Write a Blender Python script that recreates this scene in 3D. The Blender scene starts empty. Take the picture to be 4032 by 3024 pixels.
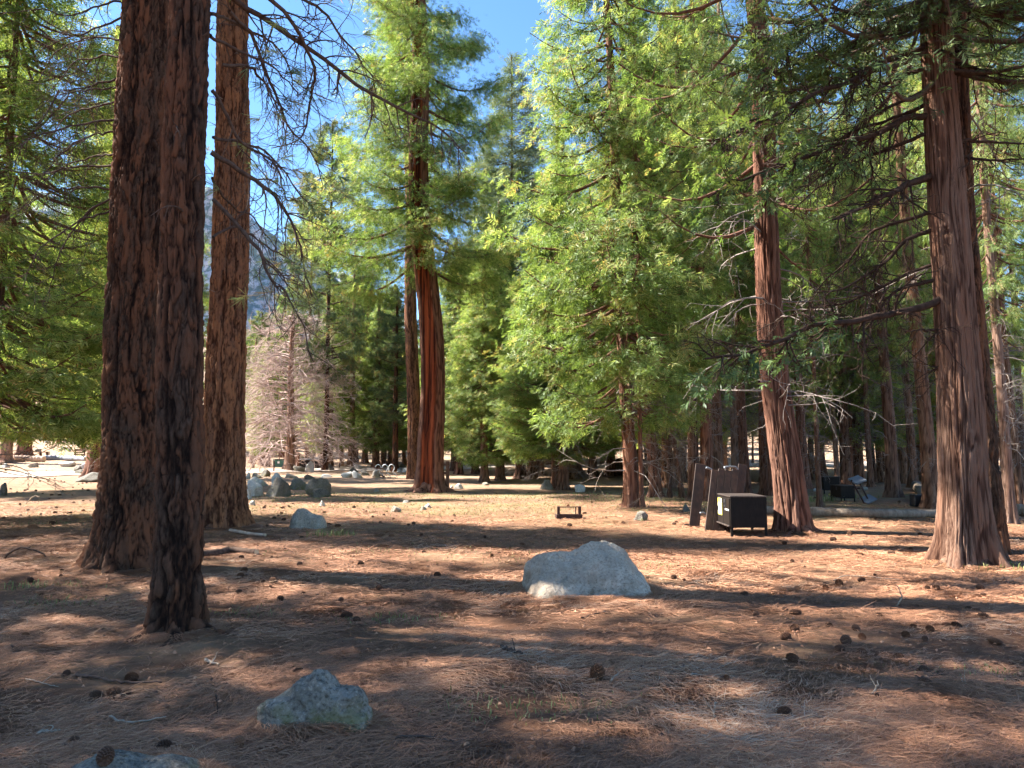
import bpy, math, random
import numpy as np
from math import radians as R
from mathutils import Vector, Matrix

sc = bpy.context.scene
col = sc.collection
# ------------------------------------------------------------------ camera, sky, sun, exposure
CAMZ, FPX, PITCH = 1.70, 745.0, R(5.2)
cam_d = bpy.data.cameras.new('camera'); cam = bpy.data.objects.new('camera', cam_d); col.objects.link(cam)
cam.location = (0, 0, CAMZ); cam.rotation_euler = (R(90) + PITCH, 0, 0)
cam_d.sensor_width = 36; cam_d.lens = 36 * FPX / 1024; cam_d.clip_start = .05; cam_d.clip_end = 9000
sc.camera = cam
SUN_EL = R(44)
SUN_DIR = np.array([-.965, .26, 0]); SUN_DIR /= np.linalg.norm(SUN_DIR)     # ground direction towards the sun
w = bpy.data.worlds.new('World'); sc.world = w; w.use_nodes = True
nt = w.node_tree; nt.nodes.clear()
sky = nt.nodes.new('ShaderNodeTexSky'); sky.sky_type = 'NISHITA'; sky.sun_disc = False
sky.sun_elevation = SUN_EL; sky.sun_rotation = math.atan2(SUN_DIR[0], SUN_DIR[1])
sky.altitude = 1400; sky.air_density = 1.0; sky.dust_density = .25; sky.ozone_density = 2.2
bg = nt.nodes.new('ShaderNodeBackground'); bg.inputs[1].default_value = .072
wo = nt.nodes.new('ShaderNodeOutputWorld')
hs = nt.nodes.new('ShaderNodeHueSaturation'); hs.inputs['Saturation'].default_value = 1.15; hs.inputs['Hue'].default_value = .499
nt.links.new(sky.outputs[0], hs.inputs['Color']); nt.links.new(hs.outputs[0], bg.inputs[0]); nt.links.new(bg.outputs[0], wo.inputs[0])
sd = bpy.data.lights.new('sun', 'SUN'); sd.energy = 4.8; sd.angle = R(.53); sd.color = (1, .95, .86)
sun = bpy.data.objects.new('sun', sd); col.objects.link(sun)
_s = Vector((SUN_DIR[0] * math.cos(SUN_EL), SUN_DIR[1] * math.cos(SUN_EL), math.sin(SUN_EL)))
sun.rotation_euler = (-_s).to_track_quat('-Z', 'Y').to_euler(); sun.location = (-30, 20, 60)
sc.view_settings.view_transform = 'Standard'; sc.view_settings.look = 'None'
sc.view_settings.exposure = 2.4; sc.view_settings.gamma = 1
cy = sc.cycles
cy.use_denoising = True; cy.max_bounces = 4; cy.diffuse_bounces = 2; cy.use_adaptive_sampling = True; cy.adaptive_threshold = .03; cy.glossy_bounces = 2
cy.transmission_bounces = 3; cy.use_fast_gi = False; cy.caustics_reflective = False; cy.caustics_refractive = False

# ------------------------------------------------------------------ noise
def _h(ix, iy, iz, s=0):
    n = (ix.astype(np.int64) * 73856093) ^ (iy.astype(np.int64) * 19349663) ^ (iz.astype(np.int64) * 83492791) ^ (s * 7919 + 1013)
    n = (n ^ (n >> 13)) * 1274126177 & 0x7fffffff
    n = (n ^ (n >> 15)) * 668265263 & 0x7fffffff
    return ((n ^ (n >> 12)) & 0xffff) / 65535.0
def vn(p, s=0):
    i = np.floor(p); f = p - i; f = f * f * (3 - 2 * f); i = i.astype(np.int64); r = 0
    for dx in (0, 1):
        wx = f[..., 0] if dx else 1 - f[..., 0]
        for dy in (0, 1):
            wy = f[..., 1] if dy else 1 - f[..., 1]
            for dz in (0, 1):
                wz = f[..., 2] if dz else 1 - f[..., 2]
                r = r + wx * wy * wz * _h(i[..., 0] + dx, i[..., 1] + dy, i[..., 2] + dz, s)
    return r
def fbm(p, o=4, s=0):
    r = 0; a = .5; t = 0
    for k in range(o):
        r = r + a * vn(p * 2 ** k, s + k); t += a; a *= .5
    return r / t
def worley(p, s=0):
    i = np.floor(p).astype(np.int64); f1 = np.full(p.shape[:-1], 9.); f2 = f1.copy(); c = np.zeros(p.shape[:-1])
    for dx in (-1, 0, 1):
        for dy in (-1, 0, 1):
            for dz in (-1, 0, 1):
                a, b, e = i[..., 0] + dx, i[..., 1] + dy, i[..., 2] + dz
                q = np.stack([a + _h(a, b, e, s), b + _h(a, b, e, s + 1), e + _h(a, b, e, s + 2)], -1)
                d = np.linalg.norm(q - p, axis=-1); m = d < f1
                f2 = np.where(m, f1, np.minimum(f2, d)); c = np.where(m, _h(a, b, e, s + 3), c); f1 = np.where(m, d, f1)
    return f1, f2, c
sst = lambda a, b, x: (lambda t: t * t * (3 - 2 * t))(np.clip((x - a) / (b - a), 0, 1))

# ------------------------------------------------------------------ terrain
def hgt(x, y):
    x = np.asarray(x, float); y = np.asarray(y, float)
    u = x / np.maximum(y, 8.)
    a = .00030 + .0003 * sst(.25, -.1, u) + .00075 * sst(-.25, -.5, u)
    e = np.maximum(y - 42, 0); k = np.minimum(e, 110.)
    z = a * k * k + 2 * a * 110 * np.maximum(e - 110, 0) * .8
    z = np.minimum(z, 60 + .02 * e)
    p = np.stack([x * .22, y * .22, x * 0], -1)
    z = z + (fbm(p, 3, 5) - .5) * .16 * sst(2, 9, y) * (1 + sst(30, 90, y) * 3)
    return z
def H(x, y): return float(hgt(np.array([x]), np.array([y]))[0])
K = 1024 / 4032.
cp, sp = math.cos(PITCH), math.sin(PITCH)
def ray(sx, sy):
    x = (sx * K - 512) / FPX; y = (384 - sy * K) / FPX
    return np.array([x, cp - y * sp, sp + y * cp])
_t = np.concatenate([np.arange(2, 60, .02), np.arange(60, 400, .2)])
def at(sx, sy):                       # a pixel of the photograph -> the ground point seen there
    d = ray(sx, sy); P = d[None] * (_t / d[1])[:, None]; P[:, 2] += CAMZ
    b = np.nonzero(P[:, 2] < hgt(P[:, 0], P[:, 1]))[0]
    q = P[b[0]] if len(b) else P[-1]
    return np.array([q[0], q[1], H(q[0], q[1])])
def dep(sx, sy, Y):                   # the point on that line of sight Y metres ahead
    d = ray(sx, sy); p = d * (Y / d[1]); p[2] += CAMZ; return p
def m_of(px, Y): return px * K / FPX * Y

# ------------------------------------------------------------------ mesh helpers
def mk(name, V, F, mat, parent=None, attrs=None, smooth=True):
    """F: list of (M,k) index arrays."""
    V = np.asarray(V, np.float32).reshape(-1, 3); F = [np.asarray(f) for f in F if len(f)]
    me = bpy.data.meshes.new(name); me.vertices.add(len(V)); me.vertices.foreach_set('co', V.ravel())
    lv = np.concatenate([f.ravel() for f in F]).astype(np.int32); tot = np.concatenate([np.full(len(f), f.shape[1]) for f in F]).astype(np.int32)
    st = (np.cumsum(tot) - tot).astype(np.int32)
    me.loops.add(len(lv)); me.loops.foreach_set('vertex_index', lv)
    me.polygons.add(len(tot)); me.polygons.foreach_set('loop_start', st); me.polygons.foreach_set('loop_total', tot)
    me.polygons.foreach_set('use_smooth', np.full(len(tot), bool(smooth)))
    for k, v in (attrs or {}).items():
        a = me.attributes.new(k, 'FLOAT', 'POINT'); a.data.foreach_set('value', np.asarray(v, np.float32).ravel())
    me.update(calc_edges=True)
    mats = mat if isinstance(mat, (list, tuple)) else [mat]
    for m in mats: me.materials.append(m)
    o = bpy.data.objects.new(name, me); col.objects.link(o)
    if parent: o.parent = parent
    return o
def tubes(P, r, k=4, cap=False):
    """P (N,m,3), r (N,m) -> verts, quads"""
    P = np.asarray(P, float); r = np.asarray(r, float); N, m = P.shape[:2]
    T = np.gradient(P, axis=1); T /= np.linalg.norm(T, axis=-1, keepdims=True) + 1e-9
    ref = np.where(np.abs(T[:, :1, 2:3]) > .9, np.array([1., 0, 0]), np.array([0, 0, 1.]))
    A = np.cross(T, np.broadcast_to(ref, T.shape)); A /= np.linalg.norm(A, axis=-1, keepdims=True) + 1e-9
    B = np.cross(T, A); th = np.arange(k) * 2 * np.pi / k
    V = P[:, :, None] + r[:, :, None, None] * (np.cos(th)[:, None] * A[:, :, None] + np.sin(th)[:, None] * B[:, :, None])
    i = np.arange(N)[:, None, None] * m * k + np.arange(m - 1)[None, :, None] * k + np.arange(k)
    j = np.arange(N)[:, None, None] * m * k + np.arange(m - 1)[None, :, None] * k + (np.arange(k) + 1) % k
    F = np.stack([i, i + k, j + k, j], -1).reshape(-1, 4)
    fs = [F]
    if cap:
        b = np.arange(N) * m * k
        fs.append(b[:, None] + np.arange(k)); fs.append((b + (m - 1) * k)[:, None] + np.arange(k)[::-1])
    return V.reshape(-1, 3), fs
class MB:
    """collects shapes, builds ONE mesh object"""
    def __init__(s): s.V = []; s.F = {}; s.n = 0
    def add(s, V, Fs):
        V = np.asarray(V, float).reshape(-1, 3)
        for f in Fs:
            f = np.asarray(f)
            if len(f): s.F.setdefault(f.shape[1], []).append(f + s.n)
        s.V.append(V); s.n += len(V); return s
    def box(s, c, d, rz=0, bev=.006, M=None):
        """bevelled box: centre c, size d"""
        d = np.array(d, float) / 2; b = min(bev, d.min() * .45); V = []
        for sx in (-1, 1):
            for sy in (-1, 1):
                for sz in (-1, 1):
                    q = np.array([sx, sy, sz]) * d
                    for ax in range(3):
                        v = q - np.array([sx, sy, sz]) * b; v[ax] = q[ax]; V.append(v)
        V = np.array(V)
        import itertools
        cx = lambda i, j, k: (i * 4 + j * 2 + k) * 3
        F4 = []
        for ax in range(3):
            for sg in (0, 1):
                o = [a for a in range(3) if a != ax]; cyc = [(0, 0), (1, 0), (1, 1), (0, 1)]; q = []
                for u, v in cyc:
                    t = [0, 0, 0]; t[ax] = sg; t[o[0]] = u; t[o[1]] = v; q.append(cx(*t) + ax)
                F4.append(q)
        for ax in range(3):
            o = [a for a in range(3) if a != ax]
            for u in (0, 1):
                for v in (0, 1):
                    t0 = [0, 0, 0]; t1 = [0, 0, 0]; t0[o[0]] = t1[o[0]] = u; t0[o[1]] = t1[o[1]] = v; t1[ax] = 1
                    a, e = cx(*t0), cx(*t1); F4.append([a + o[0], a + o[1], e + o[1], e + o[0]])
        F3 = [[cx(i, j, k) + 0, cx(i, j, k) + 1, cx(i, j, k) + 2] for i in (0, 1) for j in (0, 1) for k in (0, 1)]
        if M is not None: V = V @ np.asarray(M).T
        c_, s_ = math.cos(rz), math.sin(rz); V = np.stack([V[:, 0] * c_ - V[:, 1] * s_, V[:, 0] * s_ + V[:, 1] * c_, V[:, 2]], -1)
        return s.add(V + np.array(c), [F4, F3])
    def bar(s, a, b, w_, h_, up=(0, 0, 1), bev=.004):
        a = np.array(a, float); b = np.array(b, float); d = b - a; L = np.linalg.norm(d); d /= L
        x = np.cross(d, up); x /= np.linalg.norm(x); z = np.cross(x, d)
        return s.box((a + b) / 2, (w_, L, h_), bev=bev, M=np.stack([x, d, z], 1))
    def tube(s, pts, r, k=8):
        pts = np.array(pts, float); r = np.full(len(pts), r) if np.isscalar(r) else np.array(r)
        return s.add(*tubes(pts[None], r[None], k, True))
    def build(s, name, mat, parent=None, smooth=False, attrs=None):
        return mk(name, np.concatenate(s.V), [np.concatenate(f) for f in s.F.values()], mat, parent, attrs, smooth)
def spline(pts, n):
    pts = np.array(pts, float)
    if len(pts) < 3: return np.array([pts[0] + (pts[-1] - pts[0]) * t for t in np.linspace(0, 1, n)])
    P = np.vstack([2 * pts[0] - pts[1], pts, 2 * pts[-1] - pts[-2]]); out = []
    for u in np.linspace(0, len(pts) - 1.0001, n):
        i = int(u); t = u - i; a, b, c, d = P[i:i + 4]
        out.append(.5 * ((2 * b) + (c - a) * t + (2 * a - 5 * b + 4 * c - d) * t * t + (3 * b - a - 3 * c + d) * t ** 3))
    return np.array(out)
def tag(o, label=None, cat=None, group=None, kind=None):
    for k, v in (('label', label), ('category', cat), ('group', group), ('kind', kind)):
        if v: o[k] = v
    return o
def thing(name, loc, label, cat, group=None, rz=0):
    o = bpy.data.objects.new(name, None); col.objects.link(o); o.location = loc; o.rotation_euler = (0, 0, rz)
    o.empty_display_size = .2
    return tag(o, label, cat, group)

# ------------------------------------------------------------------ materials
class N:
    def __init__(s, name):
        s.m = bpy.data.materials.new(name); s.m.use_nodes = True; s.t = s.m.node_tree; s.t.nodes.clear()
        s.out = s.t.nodes.new('ShaderNodeOutputMaterial')
    def n(s, typ, ins=None, **kw):
        x = s.t.nodes.new('ShaderNode' + typ)
        for k, v in kw.items(): setattr(x, k, v)
        for k, v in (ins or {}).items(): s.set(x, k, v)
        return x
    def set(s, x, k, v):
        if hasattr(v, 'links') and hasattr(v, 'is_output'): s.t.links.new(v, x.inputs[k])
        else: x.inputs[k].default_value = v
    def coord(s, scale=(1, 1, 1), world=False):
        if world: src = s.n('NewGeometry').outputs['Position']
        else: src = s.n('TexCoord').outputs['Object']
        mp = s.n('Mapping', {0: src, 'Scale': scale}); return mp.outputs[0]
    def noise(s, co, scale, det=4, rough=.6, dist=0):
        return s.n('TexNoise', {'Vector': co, 'Scale': scale, 'Detail': det, 'Roughness': rough, 'Distortion': dist}).outputs[0]
    def ramp(s, f, stops):
        r = s.n('ValToRGB', {0: f}); e = r.color_ramp.elements
        while len(e) > 1: e.remove(e[-1])
        e[0].position = stops[0][0]; e[0].color = (*stops[0][1], 1)
        for p, c in stops[1:]:
            q = e.new(p); q.color = (*c, 1)
        return r.outputs[0]
    def mix(s, f, a, b, typ='MIX'):
        x = s.n('Mix', data_type='RGBA', blend_type=typ)
        for k, v in ((0, f), (6, a), (7, b)):
            s.set(x, k, (*v, 1) if isinstance(v, tuple) and len(v) == 3 else v)
        return x.outputs[2]
    def math(s, op, a, b=0.):
        return s.n('Math', {0: a, 1: b}, operation=op).outputs[0]
    def attr(s, a): return s.n('Attribute', attribute_name=a).outputs['Fac']
    def bump(s, h, st=.5, dist=.01): return s.n('Bump', {'Height': h, 'Strength': st, 'Distance': dist}).outputs[0]
    def pbr(s, c, rough=.85, normal=None, spec=.2, metal=0):
        b = s.n('BsdfPrincipled', {'Base Color': (*c, 1) if isinstance(c, tuple) else c, 'Roughness': rough, 'Metallic': metal, 'Specular IOR Level': spec})
        if normal is not None: s.set(b, 'Normal', normal)
        s.t.links.new(b.outputs[0], s.out.inputs[0]); return s.m

def bark_mat(name, deep, lo, hi, patch, zs=.25, fs=20, bd=.012, sootz=None):
    a = N(name); co = a.coord((1, 1, zs)); b = a.attr('bark'); c = a.attr('cell')
    n1 = a.noise(co, fs, 6, .65); n2 = a.noise(co, 3.2, 3, .6)
    base = a.mix(a.ramp(n1, [(.33, (0, 0, 0)), (.68, (1, 1, 1))]), lo, hi)
    base = a.mix(a.ramp(a.math('ADD', a.math('MULTIPLY', c, .25), a.math('MULTIPLY', n2, .95)), [(.50, (0, 0, 0)), (.72, (1, 1, 1))]), base, patch)
    colr = a.mix(a.ramp(a.math('ADD', b, a.math('MULTIPLY', a.math('SUBTRACT', n1, .5), .6)), [(.02, (0, 0, 0)), (.6, (1, 1, 1))]), deep, base)
    oi = a.n('ObjectInfo').outputs['Random']
    colr = a.mix(1., colr, a.ramp(oi, [(0, (.82, .80, .82)), (1, (1.15, 1.08, 1.0))]), 'MULTIPLY')
    n3 = a.noise(a.coord((1, 1, zs)), fs * 2.4, 6, .7)
    return a.pbr(colr, .93, a.bump(a.math('ADD', n1, a.math('MULTIPLY', n3, .6)), .9, bd), .1)
M = {}
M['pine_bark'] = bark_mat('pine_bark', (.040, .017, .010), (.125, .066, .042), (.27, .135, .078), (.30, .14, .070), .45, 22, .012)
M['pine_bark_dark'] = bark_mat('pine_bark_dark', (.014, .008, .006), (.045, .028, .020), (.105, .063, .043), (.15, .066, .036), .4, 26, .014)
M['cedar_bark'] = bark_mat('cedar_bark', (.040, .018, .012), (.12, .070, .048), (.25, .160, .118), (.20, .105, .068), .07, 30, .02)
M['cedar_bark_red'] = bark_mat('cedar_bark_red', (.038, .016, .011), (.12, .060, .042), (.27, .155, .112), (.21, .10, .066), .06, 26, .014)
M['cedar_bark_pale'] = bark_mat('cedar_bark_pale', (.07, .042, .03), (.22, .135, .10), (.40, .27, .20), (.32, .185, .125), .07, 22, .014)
def simple_bark(name, lo, hi, zs=.15, sc_=14):
    a = N(name); co = a.coord((1, 1, zs)); n1 = a.noise(co, sc_, 5, .65)
    return a.pbr(a.mix(a.ramp(n1, [(.3, (0, 0, 0)), (.7, (1, 1, 1))]), lo, hi), .95, a.bump(n1, .8, .01), .1)
M['limb_red'] = simple_bark('limb_red', (.07, .036, .026), (.21, .11, .078), 1)
M['limb_grey'] = simple_bark('limb_grey', (.13, .10, .085), (.34, .29, .26), 1)
M['limb_dark'] = simple_bark('limb_dark', (.05, .033, .026), (.14, .092, .07), 1)
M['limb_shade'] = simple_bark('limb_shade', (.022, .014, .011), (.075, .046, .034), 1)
M['twig_pink'] = simple_bark('twig_pink', (.34, .24, .21), (.62, .49, .45), 1)
M['log_grey'] = simple_bark('log_grey', (.12, .088, .065), (.31, .245, .19), .5, 9)
M['log_pale'] = simple_bark('log_pale', (.38, .25, .18), (.58, .44, .34), .5, 6)
M['stick'] = simple_bark('stick', (.22, .16, .11), (.46, .36, .27), 1, 30)
M['cut_wood'] = simple_bark('cut_wood', (.5, .36, .22), (.66, .5, .33), 1, 20)
def leaf_mat(name, stops, trans=.48, gl=.02):
    stops = [(p, tuple(v * 1.5 for v in c)) for p, c in stops]
    a = N(name); r = a.attr('rnd'); oi = a.n('ObjectInfo').outputs['Random']
    c = a.ramp(r, stops)
    c = a.mix(1., c, a.ramp(oi, [(0, (.82, .88, .85)), (.5, (1, 1, 1)), (1, (1.2, 1.12, .95))]), 'MULTIPLY')
    d = a.n('BsdfDiffuse', {'Color': c}); tc = a.mix(1., c, (1.45, 1.4, .75), 'MULTIPLY')
    t = a.n('BsdfTranslucent', {'Color': tc}); g = a.n('BsdfGlossy', {'Color': (.8, .85, .8, 1), 'Roughness': .45})
    m1 = a.n('MixShader', {0: trans, 1: d.outputs[0], 2: t.outputs[0]}); m2 = a.n('MixShader', {0: gl, 1: m1.outputs[0], 2: g.outputs[0]})
    a.t.links.new(m2.outputs[0], a.out.inputs[0]); return a.m
M['cedar_leaf'] = leaf_mat('cedar_leaf', [(0, (.045, .075, .025)), (.35, (.085, .135, .038)), (.7, (.155, .205, .068)), (.93, (.27, .30, .13)), (1, (.27, .19, .08))])
M['cedar_leaf_yellow'] = leaf_mat('cedar_leaf_yellow', [(0, (.08, .11, .022)), (.4, (.14, .17, .036)), (.8, (.21, .21, .05)), (1, (.29, .21, .06))])
M['cedar_leaf_dark'] = leaf_mat('cedar_leaf_dark', [(0, (.028, .048, .020)), (.5, (.055, .085, .032)), (.85, (.09, .13, .045)), (1, (.14, .17, .065))], .3)
M['fir_leaf'] = leaf_mat('fir_leaf', [(0, (.07, .10, .075)), (.5, (.12, .155, .10)), (1, (.21, .22, .13))], .2)
M['pine_leaf'] = leaf_mat('pine_leaf', [(0, (.055, .08, .045)), (.5, (.10, .135, .065)), (.9, (.17, .19, .085)), (1, (.26, .17, .09))], .25)
M['dead_leaf'] = leaf_mat('dead_leaf', [(0, (.24, .11, .055)), (1, (.38, .20, .10))], .3)
def rock_mat(name, a_, b_, lich=(.12, .12, .045), la=.5, spk=.5, dot=.62):
    a = N(name); co = a.coord(); n1 = a.noise(co, 2.2, 5, .62, .4); n2 = a.noise(co, 34, 4, .7); n3 = a.noise(co, 5.5, 5, .65)
    c = a.mix(a.ramp(n1, [(.3, (0, 0, 0)), (.7, (1, 1, 1))]), a_, b_)
    c = a.mix(a.ramp(n2, [(.35, (1, 1, 1)), (.5, (0, 0, 0))]), c, tuple(x * dot for x in a_))
    c = a.mix(a.math('MULTIPLY', a.ramp(n2, [(.56, (0, 0, 0)), (.66, (1, 1, 1))]), spk), c, tuple(min(.75, x * 1.5) for x in b_))
    # lichen keeps to the lower flanks and stands in patches
    z = a.n('SeparateXYZ', {0: a.n('TexCoord').outputs['Generated']}).outputs[2]
    f = a.math('MULTIPLY', a.ramp(z, [(.15, (1, 1, 1)), (.75, (0, 0, 0))]), a.ramp(n3, [(.47, (0, 0, 0)), (.6, (1, 1, 1))]))
    c = a.mix(a.math('MULTIPLY', f, la), c, lich)
    h = a.math('ADD', a.math('MULTIPLY', n3, 1.), a.math('MULTIPLY', n2, .25))
    return a.pbr(c, .88, a.bump(h, 1., .05), .2)
M['rock_grey'] = rock_mat('rock_grey', (.27, .23, .18), (.46, .405, .33), (.24, .21, .12), .45, .25)
M['boulder_stone'] = rock_mat('boulder_stone', (.32, .25, .185), (.53, .44, .345), (.15, .11, .07), .9, .2, .8)
M['rock_blue'] = rock_mat('rock_blue', (.115, .10, .082), (.27, .245, .205), (.13, .125, .03), .9)
M['rock_pale'] = rock_mat('rock_pale', (.42, .39, .35), (.62, .59, .54), (.3, .27, .17), .3)
M['rock_dark'] = rock_mat('rock_dark', (.09, .078, .064), (.21, .185, .155), (.10, .10, .04), .6)
def ground_mat():
    a = N('forest_floor'); co = a.coord(world=True)
    warp = a.noise(co, 1.3, 3, .6)
    wv = a.n('VectorMath', {0: co, 1: a.n('CombineXYZ', {0: warp, 1: a.noise(co, 1.1, 3, .6), 2: 0.}).outputs[0]}, operation='ADD').outputs[0]
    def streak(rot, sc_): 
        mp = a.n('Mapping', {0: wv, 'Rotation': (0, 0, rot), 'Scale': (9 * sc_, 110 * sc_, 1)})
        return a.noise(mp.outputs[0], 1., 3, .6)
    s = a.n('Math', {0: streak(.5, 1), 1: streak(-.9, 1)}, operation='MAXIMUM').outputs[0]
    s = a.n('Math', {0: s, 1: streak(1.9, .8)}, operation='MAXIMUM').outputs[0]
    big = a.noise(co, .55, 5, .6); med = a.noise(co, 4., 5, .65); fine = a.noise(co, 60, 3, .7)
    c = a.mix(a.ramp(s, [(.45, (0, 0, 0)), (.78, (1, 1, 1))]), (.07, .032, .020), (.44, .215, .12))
    c = a.mix(a.ramp(med, [(.35, (0, 0, 0)), (.7, (1, 1, 1))]), c, a.mix(fine, (.12, .058, .036), (.38, .21, .13)))
    c = a.mix(a.math('MULTIPLY', a.ramp(big, [(.5, (0, 0, 0)), (.68, (1, 1, 1))]), .6), c, (.40, .27, .165))
    pos = a.n('SeparateXYZ', {0: co}); Y = pos.outputs[1]
    # further off the litter is thinner, over pale sandy soil
    far = a.ramp(a.math('MULTIPLY', Y, 1 / 100.), [(.12, (0, 0, 0)), (.55, (1, 1, 1))])
    c = a.mix(a.math('MULTIPLY', far, a.ramp(med, [(.25, (.25, .25, .25)), (.7, (1, 1, 1))])), c, (.47, .33, .225))
    g1 = a.noise(co, .16, 4, .7)
    band = a.ramp(a.math('MULTIPLY', Y, 1 / 60.), [(.25, (0, 0, 0)), (.36, (1, 1, 1)), (.5, (1, 1, 1)), (.62, (0, 0, 0))])
    g = a.math('MULTIPLY', band, a.ramp(g1, [(.46, (0, 0, 0)), (.62, (1, 1, 1))]))
    c = a.mix(a.math('MULTIPLY', g, .45), c, (.33, .30, .13))
    h = a.math('ADD', a.math('MULTIPLY', s, 1.), a.math('ADD', a.math('MULTIPLY', med, 1.5), fine))
    return a.pbr(c, .95, a.bump(h, 1., .035), .08)
M['ground'] = ground_mat()
def soil(name, a_, b_):
    a = N(name); co = a.coord(world=True); n1 = a.noise(co, .8, 6, .65); n2 = a.noise(co, 30, 3, .6)
    return a.pbr(a.mix(a.math('MULTIPLY', n1, a.math('ADD', n2, .4)), a_, b_), .95, a.bump(n2, .5, .02), .1)
M['road'] = soil('pale_dirt', (.38, .29, .23), (.62, .52, .44))
def needle_mat():
    a = N('dry_needles'); r = a.attr('rnd')
    c = a.ramp(r, [(0, (.10, .055, .038)), (.3, (.24, .115, .062)), (.6, (.40, .185, .10)), (.87, (.52, .29, .165)), (1, (.52, .38, .27))])
    return a.pbr(c, .7, None, .3)
M['needles'] = needle_mat()
def grass_mat():
    a = N('green_grass'); r = a.attr('rnd')
    return a.pbr(a.ramp(r, [(0, (.12, .14, .04)), (.6, (.22, .24, .08)), (1, (.36, .32, .15))]), .7)
M['grass'] = grass_mat()
def cone_mat():
    a = N('cone_scales'); n1 = a.noise(a.coord(), 60, 3, .6); oi = a.n('ObjectInfo').outputs['Random']
    c = a.mix(n1, (.055, .026, .016), (.20, .095, .05)); c = a.mix(1., c, a.ramp(oi, [(0, (.6, .6, .65)), (.7, (1, 1, 1)), (1, (1.9, 1.8, 1.7))]), 'MULTIPLY')
    return a.pbr(c, .7, None, .3)
M['cone'] = cone_mat()
def paint(name, c, rough=.5, var=.25, metal=0, sc_=5, spec=.4):
    a = N(name); n1 = a.noise(a.coord(), sc_, 5, .65); n2 = a.noise(a.coord((1, 1, .2)), sc_ * 6, 4, .6)
    f = a.math('MULTIPLY', n1, n2)
    cc = a.mix(a.ramp(f, [(.15, (0, 0, 0)), (.45, (1, 1, 1))]), tuple(x * (1 - var) for x in c), tuple(min(1, x * (1 + var)) for x in c))
    return a.pbr(cc, rough, a.bump(n2, .25, .004), spec, metal)
M['locker'] = paint('brown_steel', (.014, .009, .007), .6, .4, spec=.2)
M['locker_top'] = paint('paler_steel', (.07, .052, .045), .5, .6)  # paler brown than the body, for lid and sill
M['plank'] = paint('stained_plank', (.050, .023, .014), .65, .6, sc_=3)
M['pipe'] = paint('grey_pipe', (.30, .31, .33), .38, .3, .7)
M['rust'] = paint('rusty_steel', (.06, .025, .018), .7, .5)
M['yellow'] = paint('yellow_sheet', (.72, .63, .12), .5, .1)
M['white'] = paint('white_sheet', (.74, .76, .76), .5, .1)
M['black'] = paint('black_ink', (.02, .02, .025), .5, .2)
M['ink'] = paint('grey_ink', (.25, .32, .42), .5, .1)
M['green_paint'] = paint('green_steel', (.035, .13, .105), .45, .3)
M['board'] = paint('brown_board', (.17, .08, .05), .75, .4)
M['fence'] = paint('fence_board', (.11, .065, .045), .8, .45)
M['bluegrey'] = paint('blue_grey_plank', (.19, .20, .23), .6, .2)

# ------------------------------------------------------------------ ground, road, mountain
def sheet(name, xs, ys, mat, off=0, bumps=True):
    X, Y = np.meshgrid(xs, ys, indexing='ij'); Z = hgt(X, Y)
    if bumps:
        p = np.stack([X * 2.3, Y * 2.3, X * 0], -1); Z = Z + (fbm(p, 4, 9) - .5) * .05 * sst(60, 10, np.hypot(X, Y))
    V = np.stack([X, Y, Z + off], -1); n, m = X.shape
    i = (np.arange(n - 1)[:, None] * m + np.arange(m - 1)).ravel()
    return mk(name, V, [np.stack([i, i + m, i + m + 1, i + 1], -1)], mat)
u = np.linspace(-1, 1, 420); xs = np.sinh(u * 7.0) / np.sinh(7.0) * 2600
xs = np.sort(np.concatenate([np.linspace(-26, 26, 360), xs[np.abs(xs) > 26]]))
ys = np.concatenate([np.linspace(-400, -10, 24), np.linspace(-9, 40, 420), np.geomspace(40.4, 2600, 170)])
tag(sheet('ground', xs, ys, M['ground']), kind='structure')
def gz(x, y):    # real ground surface incl. the small bumps
    x = np.asarray(x, float); y = np.asarray(y, float)
    p = np.stack([x * 2.3, y * 2.3, x * 0], -1)
    return hgt(x, y) + (fbm(p, 4, 9) - .5) * .05 * sst(60, 10, np.hypot(x, y))
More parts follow.
